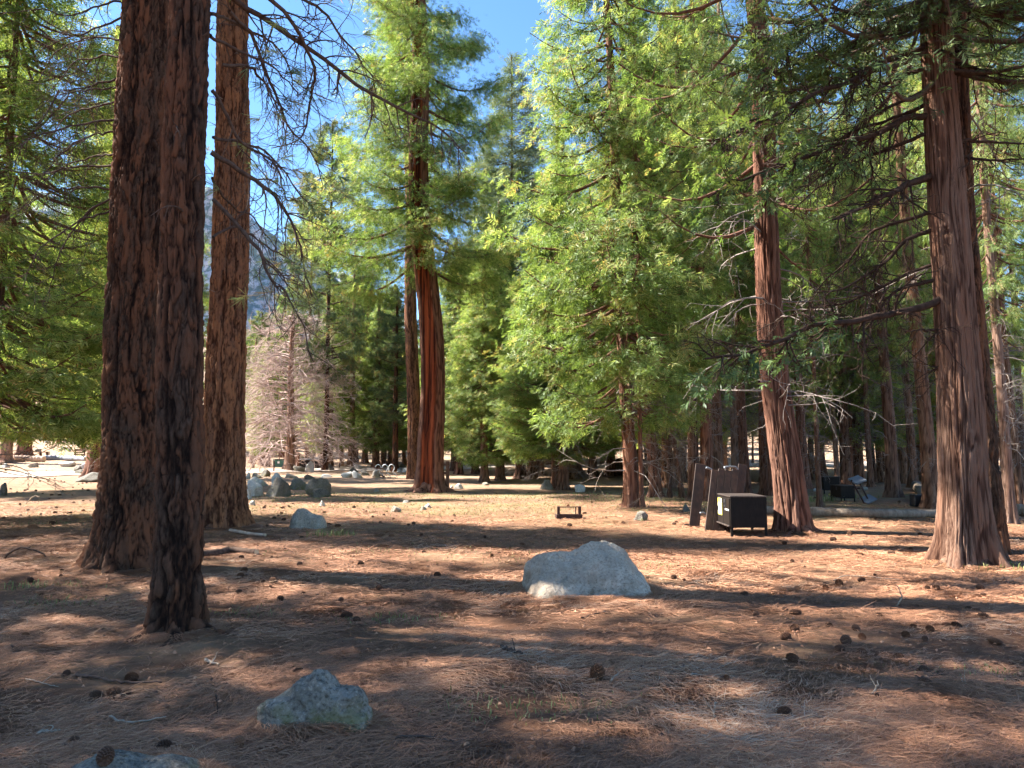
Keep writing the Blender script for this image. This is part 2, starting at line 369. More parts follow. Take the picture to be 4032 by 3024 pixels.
# pale dirt road across the clearing
def road(name, pts, wid, mat, off):
    c = spline(pts, 90); d = np.gradient(c, axis=0); d /= np.linalg.norm(d, axis=1)[:, None]; nrm = np.stack([-d[:, 1], d[:, 0]], -1)
    rows = [c + nrm * wid * (k - 2) / 4 * (1 + .12 * np.sin(np.arange(90) * .9 + k))[:, None] for k in range(5)]
    P = np.stack(rows, 1); Z = hgt(P[..., 0], P[..., 1]) + off; V = np.concatenate([P, Z[..., None]], -1)
    i = (np.arange(89)[:, None] * 5 + np.arange(4)).ravel()
    return tag(mk(name, V, [np.stack([i, i + 1, i + 6, i + 5], -1)], mat), kind='structure')
road('dirt_road', [(-70, 47), (-45, 50), (-28, 53), (-10, 64), (12, 72), (40, 80)], 5.5, M['road'], .05)
def mountain():
    nx, ny = 220, 60; X, T = np.meshgrid(np.linspace(-1500, 900, nx), np.linspace(0, 1, ny), indexing='ij')
    ridge = np.interp(X[:, 0], [-1500, -900, -640, -500, -380, -200, 0, 300, 900], [620, 590, 560, 500, 400, 250, 190, 150, 130])
    p = np.stack([X / 210, T * 3.2, X * 0], -1); nz = fbm(p, 6, 3)
    Z = 20 + ridge[:, None] * np.sin(T * np.pi * .5) * (.78 + .45 * nz); Y = 1150 + T * 700 - (nz - .5) * 300
    V = np.stack([X, Y, Z], -1); i = (np.arange(nx - 1)[:, None] * ny + np.arange(ny - 1)).ravel()
    a = N('hazy_granite'); co = a.coord(); n1 = a.noise(co, .012, 8, .7); n2 = a.noise(co, .06, 6, .75)
    c = a.mix(a.ramp(n1, [(.35, (0, 0, 0)), (.6, (1, 1, 1))]), (.40, .42, .47), (.58, .58, .62))  # bluish granite and tree specks: distance haze put into their colours
    c = a.mix(a.ramp(n2, [(.46, (1, 1, 1)), (.56, (0, 0, 0))]), c, (.17, .235, .24))
    m = a.pbr(c, .95, a.bump(n2, .8, 12.), .1)
    tag(mk('mountain', V, [np.stack([i, i + ny, i + ny + 1, i + 1], -1)], m), kind='structure')
mountain()

# ------------------------------------------------------------------ tree building blocks
def trunk_mesh(r0, Ht, lean=(0, 0), style='pine', nt=64, dz=.06, flare=.45, taper=.75, depth=.03, seed=0, wob=.06, lobes=5, fr=11., scar=None, top=None):
    """r0 radius at 1.3 m; returns verts, faces, attrs, centreline function, radius function"""
    zt = top or Ht
    nz = max(12, int(zt / dz)); z = np.linspace(-.25, zt, nz); th = np.arange(nt) * 2 * np.pi / nt
    def rad(z): return r0 * (1 - taper * np.clip((z - 1.3) / Ht, -.1, 1)) + .004
    def cen(z):
        z = np.asarray(z, float); t = z / Ht
        return np.stack([lean[0] * z + wob * (np.sin(z * .45 + seed) - math.sin(seed)) * np.clip(z / 3, 0, 1), lean[1] * z + wob * .7 * (np.cos(z * .37 + seed * 2) - math.cos(seed * 2)) * np.clip(z / 3, 0, 1), z], -1)
    T, Z = np.meshgrid(th, z, indexing='xy'); rr = rad(Z)
    fl = np.exp(-np.maximum(Z, 0) / .32) * flare + np.exp(-np.maximum(Z, 0) / 1.1) * flare * .35
    lob = .5 + .5 * np.cos(lobes * T + seed + 1.3 * np.sin(T * 2 + seed)); rr = rr * (1 + fl * (.35 + 1.1 * lob ** 1.5))
    C, S = np.cos(T), np.sin(T)
    rr = rr * (1 + .05 * (vn(np.stack([C * 1.3, S * 1.3, Z * .5], -1), seed) - .5) * 2)
    rb = r0
    if style == 'pine':
        p = np.stack([C * rb * fr, S * rb * fr, Z * fr * .27], -1); wv = np.stack([vn(p * 1.3, seed + 7), vn(p * 1.3, seed + 8), vn(p * 1.3, seed + 9)], -1)
        p[..., 2] *= .82; f1, f2, cid = worley(p + (wv - .5) * 1.7 + (np.stack([vn(p * 3.1, seed + 57), vn(p * 3.1, seed + 58), vn(p * 3.1, seed + 59)], -1) - .5) * .55, seed)
        wdt = .10 + .70 * sst(.3, .72, fbm(p * 1.1, 3, seed + 21)); fur = 1 - np.abs(2 * vn(np.stack([C * rb * fr * .55 + 3, S * rb * fr * .55, Z * fr * .055], -1) + (wv - .5) * .5, seed + 71) - 1); b = np.clip((f2 - f1) / wdt, 0, 1) ** .5; f1b, f2b, c2 = worley((p + (wv - .5)) * 2.3, seed + 40)
        fine = np.clip((f2b - f1b) / .3, 0, 1)
        fl_ = fbm(p * np.array([3.5, 3.5, 5]), 3, seed + 31) - .5; b = b * (1 - .8 * sst(.80, .97, fur)); fl2 = np.abs(fbm(p * np.array([7, 7, 16]), 2, seed + 91) - .5); disp = depth * (b - 1) - depth * .7 * sst(.6, 1, fur) - depth * .6 * fl2 + depth * .30 * (cid - .5) + depth * .25 * fine + depth * .9 * fl_
        b = np.clip(b * (.62 + .38 * fine) + fl_ * .5, 0, 1)
    else:
        p = np.stack([C * rb * fr * 1.5, S * rb * fr * 1.5, Z * 1.25], -1)
        wv = vn(np.stack([C * 3, S * 3, Z * .9], -1), seed + 3) - .5
        p[..., 0] += wv * 1.6; p[..., 1] -= wv * 1.6
        a1 = 1 - np.abs(2 * fbm(p, 2, seed + 1) - 1); a2 = 1 - np.abs(2 * vn(p * np.array([2.7, 2.7, 1.8]), seed + 5) - 1)
        q = np.clip(a1 * 1.1 - .25, 0, 1); b = 1 - sst(.45, .78, q); b = np.clip(b * .8 + .2 * (1 - a2), 0, 1)
        a3 = 1 - np.abs(2 * vn(p * np.array([6.1, 6.1, 1.6]) + wv[..., None] * 3, seed + 6) - 1); b = np.clip(b * .75 + .45 * (a3 - .35), 0, 1)
        disp = depth * .8 * (b - 1) + depth * .3 * (a2 - .5) + depth * .35 * (a3 - .5)
        cid = vn(p * np.array([.8, .8, .6]), seed + 11)
    sc_ = np.zeros_like(Z)
    if scar:
        th0, wd, dp = scar; dd = np.abs((T - th0 + np.pi) % (2 * np.pi) - np.pi); wob_ = .18 * (vn(np.stack([Z * .6, Z * 0, Z * 0 + 3], -1), 4) - .5)
        sc_ = sst(wd * 1.15, wd * .75, dd + wob_); rr = rr * (1 - dp * sst(wd * 1.2, 0, dd))
    rr = rr + disp * np.clip(rr / r0, .4, 1.3)
    c = cen(Z[:, 0]); V = np.stack([c[:, None, 0] + rr * C, c[:, None, 1] + rr * S, Z], -1)
    i = np.arange(nz - 1)[:, None] * nt + np.arange(nt); j = np.arange(nz - 1)[:, None] * nt + (np.arange(nt) + 1) % nt
    F = np.stack([i, j, j + nt, i + nt], -1).reshape(-1, 4)
    return V, [F], {'bark': b, 'cell': cid, 'scar': sc_}, cen, rad
def nrm(a): return a / (np.linalg.norm(a, axis=-1, keepdims=True) + 1e-9)
def fronds(P, A, U, L, k, rng, wid=.28, spread=.9, rnd=None):
    """flat drooping sprays: N sprays x (k+1) pointed leaflets"""
    n = len(P); A = nrm(A); S = nrm(np.cross(A, U)); Nn = np.cross(S, A); Vs = []; Rs = []
    rnd = rng.random(n) if rnd is None else rnd
    for j in range(k + 1):
        if j == k: t = .62; ang = np.zeros(n)
        else:
            t = (j + .4) / k * .85; ang = (1 if j % 2 else -1) * spread * (1 - .35 * t) * (.75 + .5 * rng.random(n))
        b = P + A * (L * t)[:, None]
        d = nrm(A * np.cos(ang)[:, None] + S * np.sin(ang)[:, None] + Nn * ((rng.random(n) - .5) * .7)[:, None])
        l = L * (.55 - .25 * t) * (.7 + .6 * rng.random(n)); sd_ = nrm(np.cross(d, nrm(Nn + (rng.random((n, 3)) - .5) * 1.1)))
        wv = (l * wid * .5)[:, None]; m = b + d * (l * .45)[:, None]
        Vs.append(np.stack([b, m + sd_ * wv, b + d * l[:, None], m - sd_ * wv], 1)); Rs.append(np.repeat(np.clip(rnd + (rng.random(n) - .5) * .25, 0, 1)[:, None], 4, 1))
    V = np.concatenate(Vs).reshape(-1, 3); F = np.arange(len(V)).reshape(-1, 4)
    return V, F, np.concatenate(Rs).ravel()
def tufts(P, A, L, k, rng, wid=.02, rnd=None, spread=.9):
    """needle tufts: k thin blades round each twig end"""
    n = len(P); A = nrm(A); rnd = rng.random(n) if rnd is None else rnd
    d = nrm(A[:, None] * (1.0 - .5 * rng.random((n, k, 1))) + nrm(rng.normal(size=(n, k, 3))) * spread)
    l = (L[:, None] * (.7 + .5 * rng.random((n, k))))[..., None]; s = nrm(np.cross(d, rng.normal(size=(n, k, 3)))) * wid
    b = P[:, None] + A[:, None] * (rng.random((n, k, 1)) - .7) * .25 * L[:, None, None]
    dr = np.array([0, 0, -.12]) * l
    V = np.stack([b - s * .5, b + s * .5, b + d * l * .55 + s * .5 + dr * .3, b + d * l + dr], 2).reshape(-1, 3)
    return V, np.arange(len(V)).reshape(-1, 4), np.repeat(np.clip(rnd[:, None] + (rng.random((n, k)) - .5) * .3, 0, 1).ravel(), 4)
def grow(out, p, d, L, r, depth, rng, m=6, curl=.35, grav=-.25, kids=(6, 4, 3), ratio=.45, ang=.9, tips=None, tmin=.2):
    P = [np.array(p, float)]; d = nrm(np.array(d, float)); c = rng.normal(size=3) * curl
    for i in range(m - 1):
        d = nrm(d + c * .22 + rng.normal(size=3) * curl * .22 + np.array([0, 0, grav]) * (L * .12 + .12)); P.append(P[-1] + d * L / (m - 1))
    P = np.array(P); out.append((P, r * np.linspace(1, .25, m)))
    if depth <= 0:
        if tips is not None: tips.append((P[-1], d))
        return
    n = kids[0]
    for i in range(n):
        t = tmin + (1 - tmin) * (i + rng.random()) / n; q = min(t * (m - 1), m - 1.01); a = int(q); pt = P[a] + (P[a + 1] - P[a]) * (q - a); tg = nrm(P[a + 1] - P[a])
        sd_ = nrm(np.cross(tg, rng.normal(size=3) + np.array([0, 0, .8]))); nd = tg * math.cos(ang) + sd_ * math.sin(ang)
        grow(out, pt, nd, L * ratio * (1.15 - .6 * t) * (.6 + .8 * rng.random()), r * (.55 - .2 * t), depth - 1, rng, max(4, m - 1), curl * 1.2, grav, kids[1:], ratio, ang, tips)
def twig_mesh(out, k=4, sub=None):
    V = []; F = []; n = 0; by = {}
    for P, r in out: by.setdefault(len(P), []).append((P, r))
    mb = MB()
    for m, l in by.items():
        v, f = tubes(np.array([a for a, b in l]), np.array([b for a, b in l]), k); mb.add(v, f)
    return mb

def crown(Ht, zb, Rmax, style, nb, ncl, nf, fl, seed, prof=None, dead=0, deadz=(1.5, 6), cen=None, rad=None, az=None, up=0., k=6, limb_k=4, sig=.16, full=.25):
    k = k + 3 if style == 'cedar' else k
    """returns (limb MB, foliage arrays). Every cluster of foliage hangs on a limb that leaves the trunk."""
    rng = np.random.default_rng(seed); rng2 = random.Random(seed)
    z = zb + (Ht - zb) * (rng.random(nb) ** .9); z = np.sort(z); t = (z - zb) / (Ht - zb)
    if prof is None: Rz = Rmax * np.minimum(1, .55 + 2.2 * t) * (1 - t) ** .8 + .15
    else: Rz = Rmax * np.interp(t, *prof)
    Rz = Rz * (.65 + .55 * rng.random(nb)); phi = np.arange(nb) * 2.399 + rng.random(nb) * 1.2
    if az is not None: phi = az[0] + (rng.random(nb) - .5) * az[1]
    rd = np.stack([np.cos(phi), np.sin(phi), phi * 0], -1); c0 = cen(z); r_ = rad(z)
    base = c0 + rd * (r_ * .7)[:, None]; m = 7; s = np.linspace(0, 1, m)
    if style == 'cedar': dz = lambda s_: -.30 * np.sin(s_ * 2.2) + .16 * s_ ** 2
    elif style == 'fir': dz = lambda s_: .12 * s_ - .30 * s_ ** 2
    else: dz = lambda s_: .10 * s_ + .20 * s_ ** 2
    slope = (rng.random(nb) - .5) * .3 + up + np.where(t > .8, .4 * (t - .8) * 5, 0)
    side = np.stack([-rd[:, 1], rd[:, 0], rd[:, 2] * 0], -1); bend = (rng.random(nb) - .5) * .5
    def curve(bi, s_):
        L = Rz[bi]
        return base[bi] + rd[bi] * (L * s_)[:, None] + side[bi] * (L * bend[bi] * s_ ** 2)[:, None] + np.array([0, 0, 1.]) * (L * (dz(s_) + slope[bi] * s_))[:, None]
    bi = np.repeat(np.arange(nb), m); LP = curve(bi, np.tile(s, nb)).reshape(nb, m, 3)
    lr = (np.minimum(r_ * .42, .012 + .016 * Rz))[:, None] * np.linspace(1, .22, m)
    mb = MB().add(*tubes(LP, lr, limb_k))
    # clusters
    w_ = np.maximum(1, (ncl * Rz / Rz.mean() * .999).astype(int)); bi = np.repeat(np.arange(nb), w_); nC = len(bi)
    sc_ = full + (1.02 - full) * rng.random(nC) ** .75; lat = (rng.random(nC) - .5) * 2; Cc = curve(bi, np.minimum(sc_, 1.))
    latL = Rz[bi] * .36 * (1.1 - .55 * sc_)
    Cp = Cc + side[bi] * (lat * latL)[:, None] + np.stack([0 * sc_, 0 * sc_, -np.abs(lat) * latL * .25 + rng.normal(size=nC) * .10], -1) + rd[bi] * (np.abs(lat) * latL * .4)[:, None]
    mid = (Cc + Cp) / 2 + np.array([0, 0, .04]); tw = np.stack([Cc, mid, Cp], 1); tr = np.outer(np.full(nC, 1.), [.011, .008, .004]) * (.7 + .08 * Rz[bi])[:, None]
    mb.add(*tubes(tw, tr, 3))
    ax = nrm(rd[bi] * .8 + side[bi] * (lat * .9)[:, None] + np.array([0, 0, -.28]) + rng.normal(size=(nC, 3)) * .2)
    fi = np.repeat(np.arange(nC), nf); n = len(fi)
    sg = sig * (1 + .12 * Rz[bi][fi])[:, None]
    P = Cp[fi] + rng.normal(size=(n, 3)) * sg * np.array([1, 1, .5])
    crnd = np.clip(rng.random(nC) * .75 + .12 + (sc_ - .6) * .35, 0, 1); fr = np.clip(crnd[fi] + rng.normal(size=n) * .1, 0, 1)
    L = fl * (.65 + .7 * rng.random(n))
    if style == 'pine':
        A = nrm(ax[fi] + rng.normal(size=(n, 3)) * .6 + np.array([0, 0, .25])); V, F, rr = tufts(P, A, L, k, rng, fl * .07, fr)
    else:
        A = nrm(ax[fi] + rng.normal(size=(n, 3)) * .45 + np.array([0, 0, -.55 if style == 'cedar' else -.05]))
        U = nrm(rd[bi][fi] * (.8 if style == 'cedar' else .3) + np.array([0, 0, .7]) + rng.normal(size=(n, 3)) * .6); V, F, rr = fronds(P, A, U, L, k, rng, .15, rnd=fr)
    # bare lower limbs
    if dead:
        out = []
        for i in range(dead):
            zz = deadz[0] + (deadz[1] - deadz[0]) * rng.random(); ph = rng.random() * 6.283; c = cen(np.array([zz]))[0]; r1 = float(rad(zz))
            dd = np.array([math.cos(ph), math.sin(ph), -.05 + .3 * rng.random()])
            grow(out, c + dd * r1 * .7, dd, (.5 + 1.5 * rng.random()) * min(1.3, Rmax * .4), .014 + .012 * rng.random(), 2, rng, 6, .5, -.35, (4, 3), .5, .9)
        dm = twig_mesh(out, 3)
    else: dm = None
    return mb, (V, F, rr), dm

# ------------------------------------------------------------------ tree prototypes (kept as mesh data; every tree is its own Empty with its own child objects)
PROTO = {}
def proto(key, Ht, r0, bark, style, leaf, limbm='limb_red', trunk_kw={}, **ck):
    V, F, at_, cen, rad = trunk_mesh(r0, Ht, **trunk_kw)
    parts = [('trunk', mk('trunk', V, F, M[bark], attrs=at_))]
    mb, (fv, ff, fr), dm = crown(Ht, style=style, cen=cen, rad=rad, **ck)
    parts.append(('limbs', mb.build('limbs', M[limbm], smooth=True)))
    parts.append(('crown', mk('crown', fv, [ff], M[leaf], attrs={'rnd': fr}, smooth=False)))
    if dm: parts.append(('dead_branches', dm.build('dead_branches', M['limb_grey'], smooth=True)))
    for n, o in parts: col.objects.unlink(o)
    PROTO[key] = (Ht, r0, parts)
tk = dict(nt=40, dz=.16, depth=.03, fr=9.)
# conical cedar, foliage almost to the ground
proto('cedar_full', 20, .30, 'cedar_bark', 'cedar', 'cedar_leaf', trunk_kw=dict(tk, style='cedar', seed=1), zb=2.3, Rmax=3.0, nb=250, ncl=9, nf=11, fl=.30, seed=11, dead=26, deadz=(.9, 3.4), prof=([0, .12, .4, .75, 1], [.55, 1, .85, .45, .06]))
proto('cedar_full_b', 22, .30, 'cedar_bark', 'cedar', 'cedar_leaf', trunk_kw=dict(tk, style='cedar', seed=2), zb=2.8, Rmax=3.1, nb=260, ncl=9, nf=11, fl=.30, seed=12, dead=30, deadz=(1, 4), prof=([0, .2, .5, .8, 1], [.6, 1, .8, .4, .05]))
# tall forest cedar: bare dead lower limbs, crown high
proto('cedar_tall', 26, .34, 'cedar_bark', 'cedar', 'cedar_leaf', trunk_kw=dict(tk, style='cedar', seed=3), zb=6.0, Rmax=2.9, nb=140, ncl=7, nf=9, fl=.30, seed=13, dead=60, deadz=(1.8, 8), prof=([0, .25, .6, .85, 1], [.45, 1, .8, .45, .05]))
proto('cedar_tall_b', 28, .34, 'cedar_bark', 'cedar', 'cedar_leaf', trunk_kw=dict(tk, style='cedar', seed=4), zb=7.5, Rmax=2.8, nb=130, ncl=7, nf=9, fl=.30, seed=14, dead=70, deadz=(1.6, 10), prof=([0, .3, .6, .85, 1], [.4, 1, .85, .45, .05]))
proto('cedar_dark', 17, .24, 'cedar_bark', 'cedar', 'cedar_leaf_dark', trunk_kw=dict(tk, style='cedar', seed=5, nt=28), zb=1.2, Rmax=1.9, nb=320, ncl=8, nf=10, fl=.25, seed=15, prof=([0, .12, .45, .8, 1], [.7, 1, .8, .36, .05]), up=.25)
proto('cedar_yellow', 28, .3, 'cedar_bark', 'cedar', 'cedar_leaf_yellow', trunk_kw=dict(tk, style='cedar', seed=6, nt=28), zb=3, Rmax=2.5, nb=320, ncl=8, nf=9, fl=.32, seed=16, prof=([0, .12, .45, .8, 1], [.7, 1, .75, .33, .04]), up=.3)
proto('fir', 40, .36, 'pine_bark_dark', 'fir', 'fir_leaf', 'limb_dark', trunk_kw=dict(tk, style='pine', seed=7, nt=28), zb=4, Rmax=3.6, nb=460, ncl=9, nf=10, fl=.48, seed=17, prof=([0, .15, .5, .8, 1], [.8, 1, .75, .35, .03]), full=.35, sig=.14)
proto('pine', 28, .40, 'pine_bark', 'pine', 'pine_leaf', 'limb_dark', trunk_kw=dict(tk, style='pine', seed=8), zb=8, Rmax=3.2, nb=120, ncl=8, nf=5, fl=.42, seed=18, dead=14, deadz=(4, 10), k=12, prof=([0, .2, .6, .9, 1], [.6, 1, .9, .5, .15]), full=.4)
proto('pine_b', 24, .40, 'pine_bark_dark', 'pine', 'pine_leaf', 'limb_dark', trunk_kw=dict(tk, style='pine', seed=9), zb=5.5, Rmax=3.0, nb=120, ncl=8, nf=5, fl=.42, seed=19, dead=20, deadz=(2.5, 8), k=12, prof=([0, .2, .6, .9, 1], [.6, 1, .9, .5, .15]), full=.4)

proto('pine_open', 25, .40, 'pine_bark_dark', 'pine', 'pine_leaf', 'limb_dark', trunk_kw=dict(tk, style='pine', seed=9), zb=5.5, Rmax=3.4, nb=70, ncl=5, nf=4, fl=.40, seed=29, k=10, prof=([0, .2, .6, .9, 1], [.6, 1, .9, .5, .15]), full=.4)
proto('slim_cedar', 13, .10, 'cedar_bark', 'cedar', 'cedar_leaf', trunk_kw=dict(nt=14, dz=.3, depth=.01, fr=9., style='cedar', seed=31), zb=7.5, Rmax=1.1, nb=60, ncl=4, nf=5, fl=.26, seed=30, dead=26, deadz=(1.5, 8))
rs = random.Random(4)
def plant(key, p, width, height, label, cat='tree', group=None, name='cedar_tree', rz=None, cr=1., lean=(0, 0), mats=None, drop=(), zc=None):
    """width: trunk diameter in metres; height in metres"""
    Ht, r0, parts = PROTO[key]; sz = height / Ht; st = width / (2 * r0)
    t = thing(name, (p[0], p[1], p[2] - .03), label, cat, group, rz=rs.random() * 6.28 if rz is None else rz)
    # leaning in world space
    e = Matrix.Rotation(math.atan(lean[0]), 4, 'Y') @ Matrix.Rotation(-math.atan(lean[1]), 4, 'X') @ Matrix.Rotation(t.rotation_euler[2], 4, 'Z')
    t.rotation_euler = e.to_euler()
    for n, o in parts:
        if n in drop: continue
        c = o.copy(); c.name = n; col.objects.link(c); c.parent = t
        c.scale = (st, st, sz) if n == 'trunk' else (sz * cr, sz * cr, sz)
        if mats and n in mats: c.material_slots[0].link = 'OBJECT'; c.material_slots[0].material = M[mats[n]]
    return t
def spot(sx, sy, w_):
    p = at(sx, sy); return p, m_of(w_, p[1])

# ------------------------------------------------------------------ the big trees of the foreground and middle distance
def hero(name, sx, sy, w_src, w_y, Ht, style, bark, label, seed, lean=(0, 0), nt=150, dz=.022, top=None, group=None, cat='tree', depth=.03, fr=11., flare=.45, taper=.7, scar=None, lobes=5, wob=.05, shift=0.):
    """w_src: trunk width in photograph pixels at about the height of row w_y"""
    p = at(sx, sy); p[0] *= (p[1] + shift) / p[1]; p[1] += shift; r0 = m_of(w_src, p[1]) / 2
    V, F, a, cen, rad = trunk_mesh(r0, Ht, lean, style, nt, dz, flare, taper, depth, seed, wob, lobes, fr, scar, top)
    t = thing(name, (p[0], p[1], p[2] - .02), label, cat, group)
    mk('trunk', V, F, M[bark], t, a)
    t['_r'] = r0
    del t['_r']
    return t, p, cen, rad, V
def limbs(t, p, cen, rad, lst, mat, rng, tw=(12, 4), twl=.7, r=.035, tmat=None, grav=-.5, curl=.6, tuftmat=None, tuft_n=0, tufl=.2, toff=.2):
    """each big branch, with its twigs, is a part of its tree. lst: polylines in world space"""
    for pts in lst:
        rr = r
        if isinstance(pts, tuple): pts, rr = pts
        P = spline(np.array(pts), 22) - np.array([p[0], p[1], p[2] - .02])
        P = P + np.cumsum(rng.normal(size=P.shape) * .014, 0)
        L = np.linalg.norm(np.diff(P, axis=0), axis=1).sum(); out = [(P, rr * np.linspace(1, .22, 22))]; tips = []
        n = int(tw[0] * L / 2.5) + 3
        for i in range(n):
            q = toff + (1 - toff) * (i + rng.random()) / n; k = min(20, int(q * 21)); tg = nrm(P[k + 1] - P[k]); sd_ = nrm(np.cross(tg, rng.normal(size=3)) + np.array([0, 0, -.35]))
            grow(out, P[k], tg * .6 + sd_, twl * (.5 + .9 * rng.random()) * (1.15 - .5 * q), rr * (.42 - .2 * q), 1, rng, 7, curl, grav, (tw[1],), .5, .8, tips)
        b = mk_out(out, 'branch', mat, t)
        if tuft_n and tips:
            sel = [tips[i] for i in rng.permutation(len(tips))[:tuft_n]]
            V, F, rn = tufts(np.array([a for a, _ in sel]), np.array([b_ for _, b_ in sel]) + np.array([0, 0, -.2]), np.full(len(sel), tufl), 34, rng, .0035, spread=.75)
            mk('foliage', V, [F], M[tuftmat], b, {'rnd': rn}, smooth=False)
def mk_out(out, name, mat, t):
    mb = MB(); by = {}
    for P, r in out: by.setdefault(len(P), []).append((P, r))
    for m, l in by.items():
        big = l[0][1][0] > .012
        mb.add(*tubes(np.array([a for a, b in l]), np.array([b for a, b in l]), 7 if m == 22 else 4))
    return mb.build(name, mat, t, smooth=True)
def src_path(lst, Y0, Y1):
    return [dep(x, y, Y0 + (Y1 - Y0) * i / (len(lst) - 1)) for i, (x, y) in enumerate(lst)]

rng = np.random.default_rng(7)
# 1 dark furrowed pine, rear of the left pair
tA1, pA1, cA1, rA1, _ = hero('pine_tree', 508, 2235, 226, 1800, 30, 'pine', 'pine_bark_dark', 'broad dark furrowed pine with mossy flared foot, rear one of the left pair', 21, nt=230, dz=.022, depth=.042, fr=10.5, flare=.45, taper=.62, lean=(-.006, 0), top=13)
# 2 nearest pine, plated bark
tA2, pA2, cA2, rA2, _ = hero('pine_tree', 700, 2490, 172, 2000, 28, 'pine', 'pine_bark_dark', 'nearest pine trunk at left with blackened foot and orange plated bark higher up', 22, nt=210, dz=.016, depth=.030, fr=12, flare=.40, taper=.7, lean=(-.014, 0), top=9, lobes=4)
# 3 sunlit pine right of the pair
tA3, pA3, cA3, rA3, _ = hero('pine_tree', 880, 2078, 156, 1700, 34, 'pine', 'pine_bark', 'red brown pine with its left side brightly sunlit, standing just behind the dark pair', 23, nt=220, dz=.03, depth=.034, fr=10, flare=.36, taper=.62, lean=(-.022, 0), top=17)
for nm, t, Ht, zb, R_, cen, rad, sd_ in (('a', tA1, 30, 9.5, 3.4, cA1, rA1, 31), ('b', tA2, 28, 11, 3., cA2, rA2, 32), ('c', tA3, 34, 13, 3.4, cA3, rA3, 33)):
    mb, (fv, ff, fr_), dm = crown(Ht, zb, R_, 'pine', 60, 6, 4, .42, sd_, prof=([0, .2, .6, .9, 1], [.7, 1, .9, .5, .15]), cen=cen, rad=rad, k=12, full=.45)
    mb.build('limbs', M['limb_dark'], t, True); mk('crown', fv, [ff], M['pine_leaf'], t, {'rnd': fr_}, smooth=False)
    zt = {'a': 13, 'b': 9, 'c': 17}[nm]; zz = np.linspace(zt - .3, Ht, 30); th = np.arange(24) * 2 * np.pi / 24; c_ = cen(zz); r_ = rad(zz)
    mk('upper_trunk', np.stack([c_[:, None, 0] + r_[:, None] * .98 * np.cos(th), c_[:, None, 1] + r_[:, None] * .98 * np.sin(th), np.repeat(zz[:, None], 24, 1)], -1),
       [np.array([[i * 24 + j, i * 24 + (j + 1) % 24, (i + 1) * 24 + (j + 1) % 24, (i + 1) * 24 + j] for i in range(29) for j in range(24)])], M['pine_bark'], t)
# bare arching branches: left of the pair
q = lambda l: [(x / 2.011, y / 2.011) for x, y in l]
YA = pA1[1]
LA = [[(1000, 110), (830, 200), (700, 300), (520, 380), (330, 520)], [(980, 335), (830, 312), (700, 320), (500, 370), (350, 500), (270, 640)], [(970, 460), (850, 425), (720, 435), (560, 520), (420, 700)],
      [(960, 600), (800, 635), (650, 690), (450, 720), (300, 1000)], [(950, 700), (820, 672), (650, 660), (430, 700), (200, 830)], [(950, 790), (700, 845), (500, 930), (350, 1085)], [(950, 940), (700, 965), (450, 1050), (250, 1180), (130, 1370)],
      [(940, 1205), (700, 1240), (450, 1330), (200, 1500)], [(930, 1300), (640, 1290), (350, 1340), (60, 1300), (-150, 1330)], [(930, 1490), (650, 1500), (400, 1560), (150, 1690)], [(960, 20), (800, 40), (560, 130), (300, 120), (0, 180)],
      [(940, 1052), (720, 1080), (470, 1200), (330, 1330), (150, 1640)], [(930, 1680), (760, 1700), (560, 1800), (330, 2000), (180, 2250)], [(930, 1570), (700, 1700), (480, 1980), (390, 2350)]]
limbs(tA1, pA1, cA1, rA1, [(src_path(q(l), YA + .1, YA + rng.uniform(-1.6, 1.6)), .019) for l in LA], M['limb_dark'], rng, (17, 5), .85, grav=-.9, curl=.75)
# right of the pair, against the sky
LB = [([(820, -60), (1000, 35), (1250, 209), (1500, 400), (1700, 500), (1850, 620)], .055, 1.2), ([(900, 45), (960, 120), (1030, 300), (1075, 430), (1165, 560), (1210, 700)], .035, .6),
      ([(880, 260), (1000, 270), (1080, 330), (1160, 460), (1190, 600)], .028, .5), ([(830, 150), (945, 224), (1100, 323), (1190, 420)], .03, .4), ([(830, -150), (1100, 15), (1214, 189), (1244, 308), (1239, 398), (1189, 537), (1085, 587)], .04, .9),
      ([(830, 600), (950, 690), (1050, 770), (1110, 840), (1164, 924), (1199, 1038), (1239, 1173)], .042, .5), ([(840, 800), (1000, 974), (1050, 1068), (1075, 1148), (1119, 1197), (1169, 1297), (1199, 1456)], .032, .2),
      ([(1000, -60), (1220, 0), (1330, 120), (1430, 260), (1470, 380)], .032, 1.3), ([(830, 350), (930, 520), (1050, 620), (1120, 760), (1180, 800)], .03, .4), ([(840, 540), (980, 560), (1090, 640), (1200, 780), (1290, 800)], .026, .9),
      ([(850, 930), (960, 900), (1070, 950), (1150, 1020), (1215, 1120)], .022, .7), ([(830, 60), (930, 90), (1080, 180), (1160, 340), (1300, 420)], .03, 1.1), ([(840, 700), (930, 800), (1010, 850), (1080, 1000), (1060, 1180)], .022, 1.0)]
YB = pA2[1] + .2
limbs(tA2, pA2, cA2, rA2, [(src_path(l, YB, YB + dy * 2.2), r * .68) for l, r, dy in LB], M['limb_dark'], rng, (20, 6), .6, grav=-.75, curl=.7, tuftmat='pine_leaf', tuft_n=5, tufl=.19)
# short dead stubs
for t, p, cen, rad, n, z0, z1, mt in ((tA2, pA2, cA2, rA2, 5, 3., 7.6, 'limb_dark'), (tA3, pA3, cA3, rA3, 8, 5, 12, 'limb_grey')):
    for i in range(n):
        z = rng.uniform(z0, z1); ph = rng.uniform(-3.1, .1); c = cen(z); d = np.array([math.cos(ph), math.sin(ph), rng.uniform(-.1, .4)]); out = []
        grow(out, c + d * float(rad(z)) * .85, d, rng.uniform(.15, .5), .011, 1, rng, 6, .5, -.2, (2,), .5, .8)
        twig_mesh(out, 5).build('stub', M[mt], t, True)

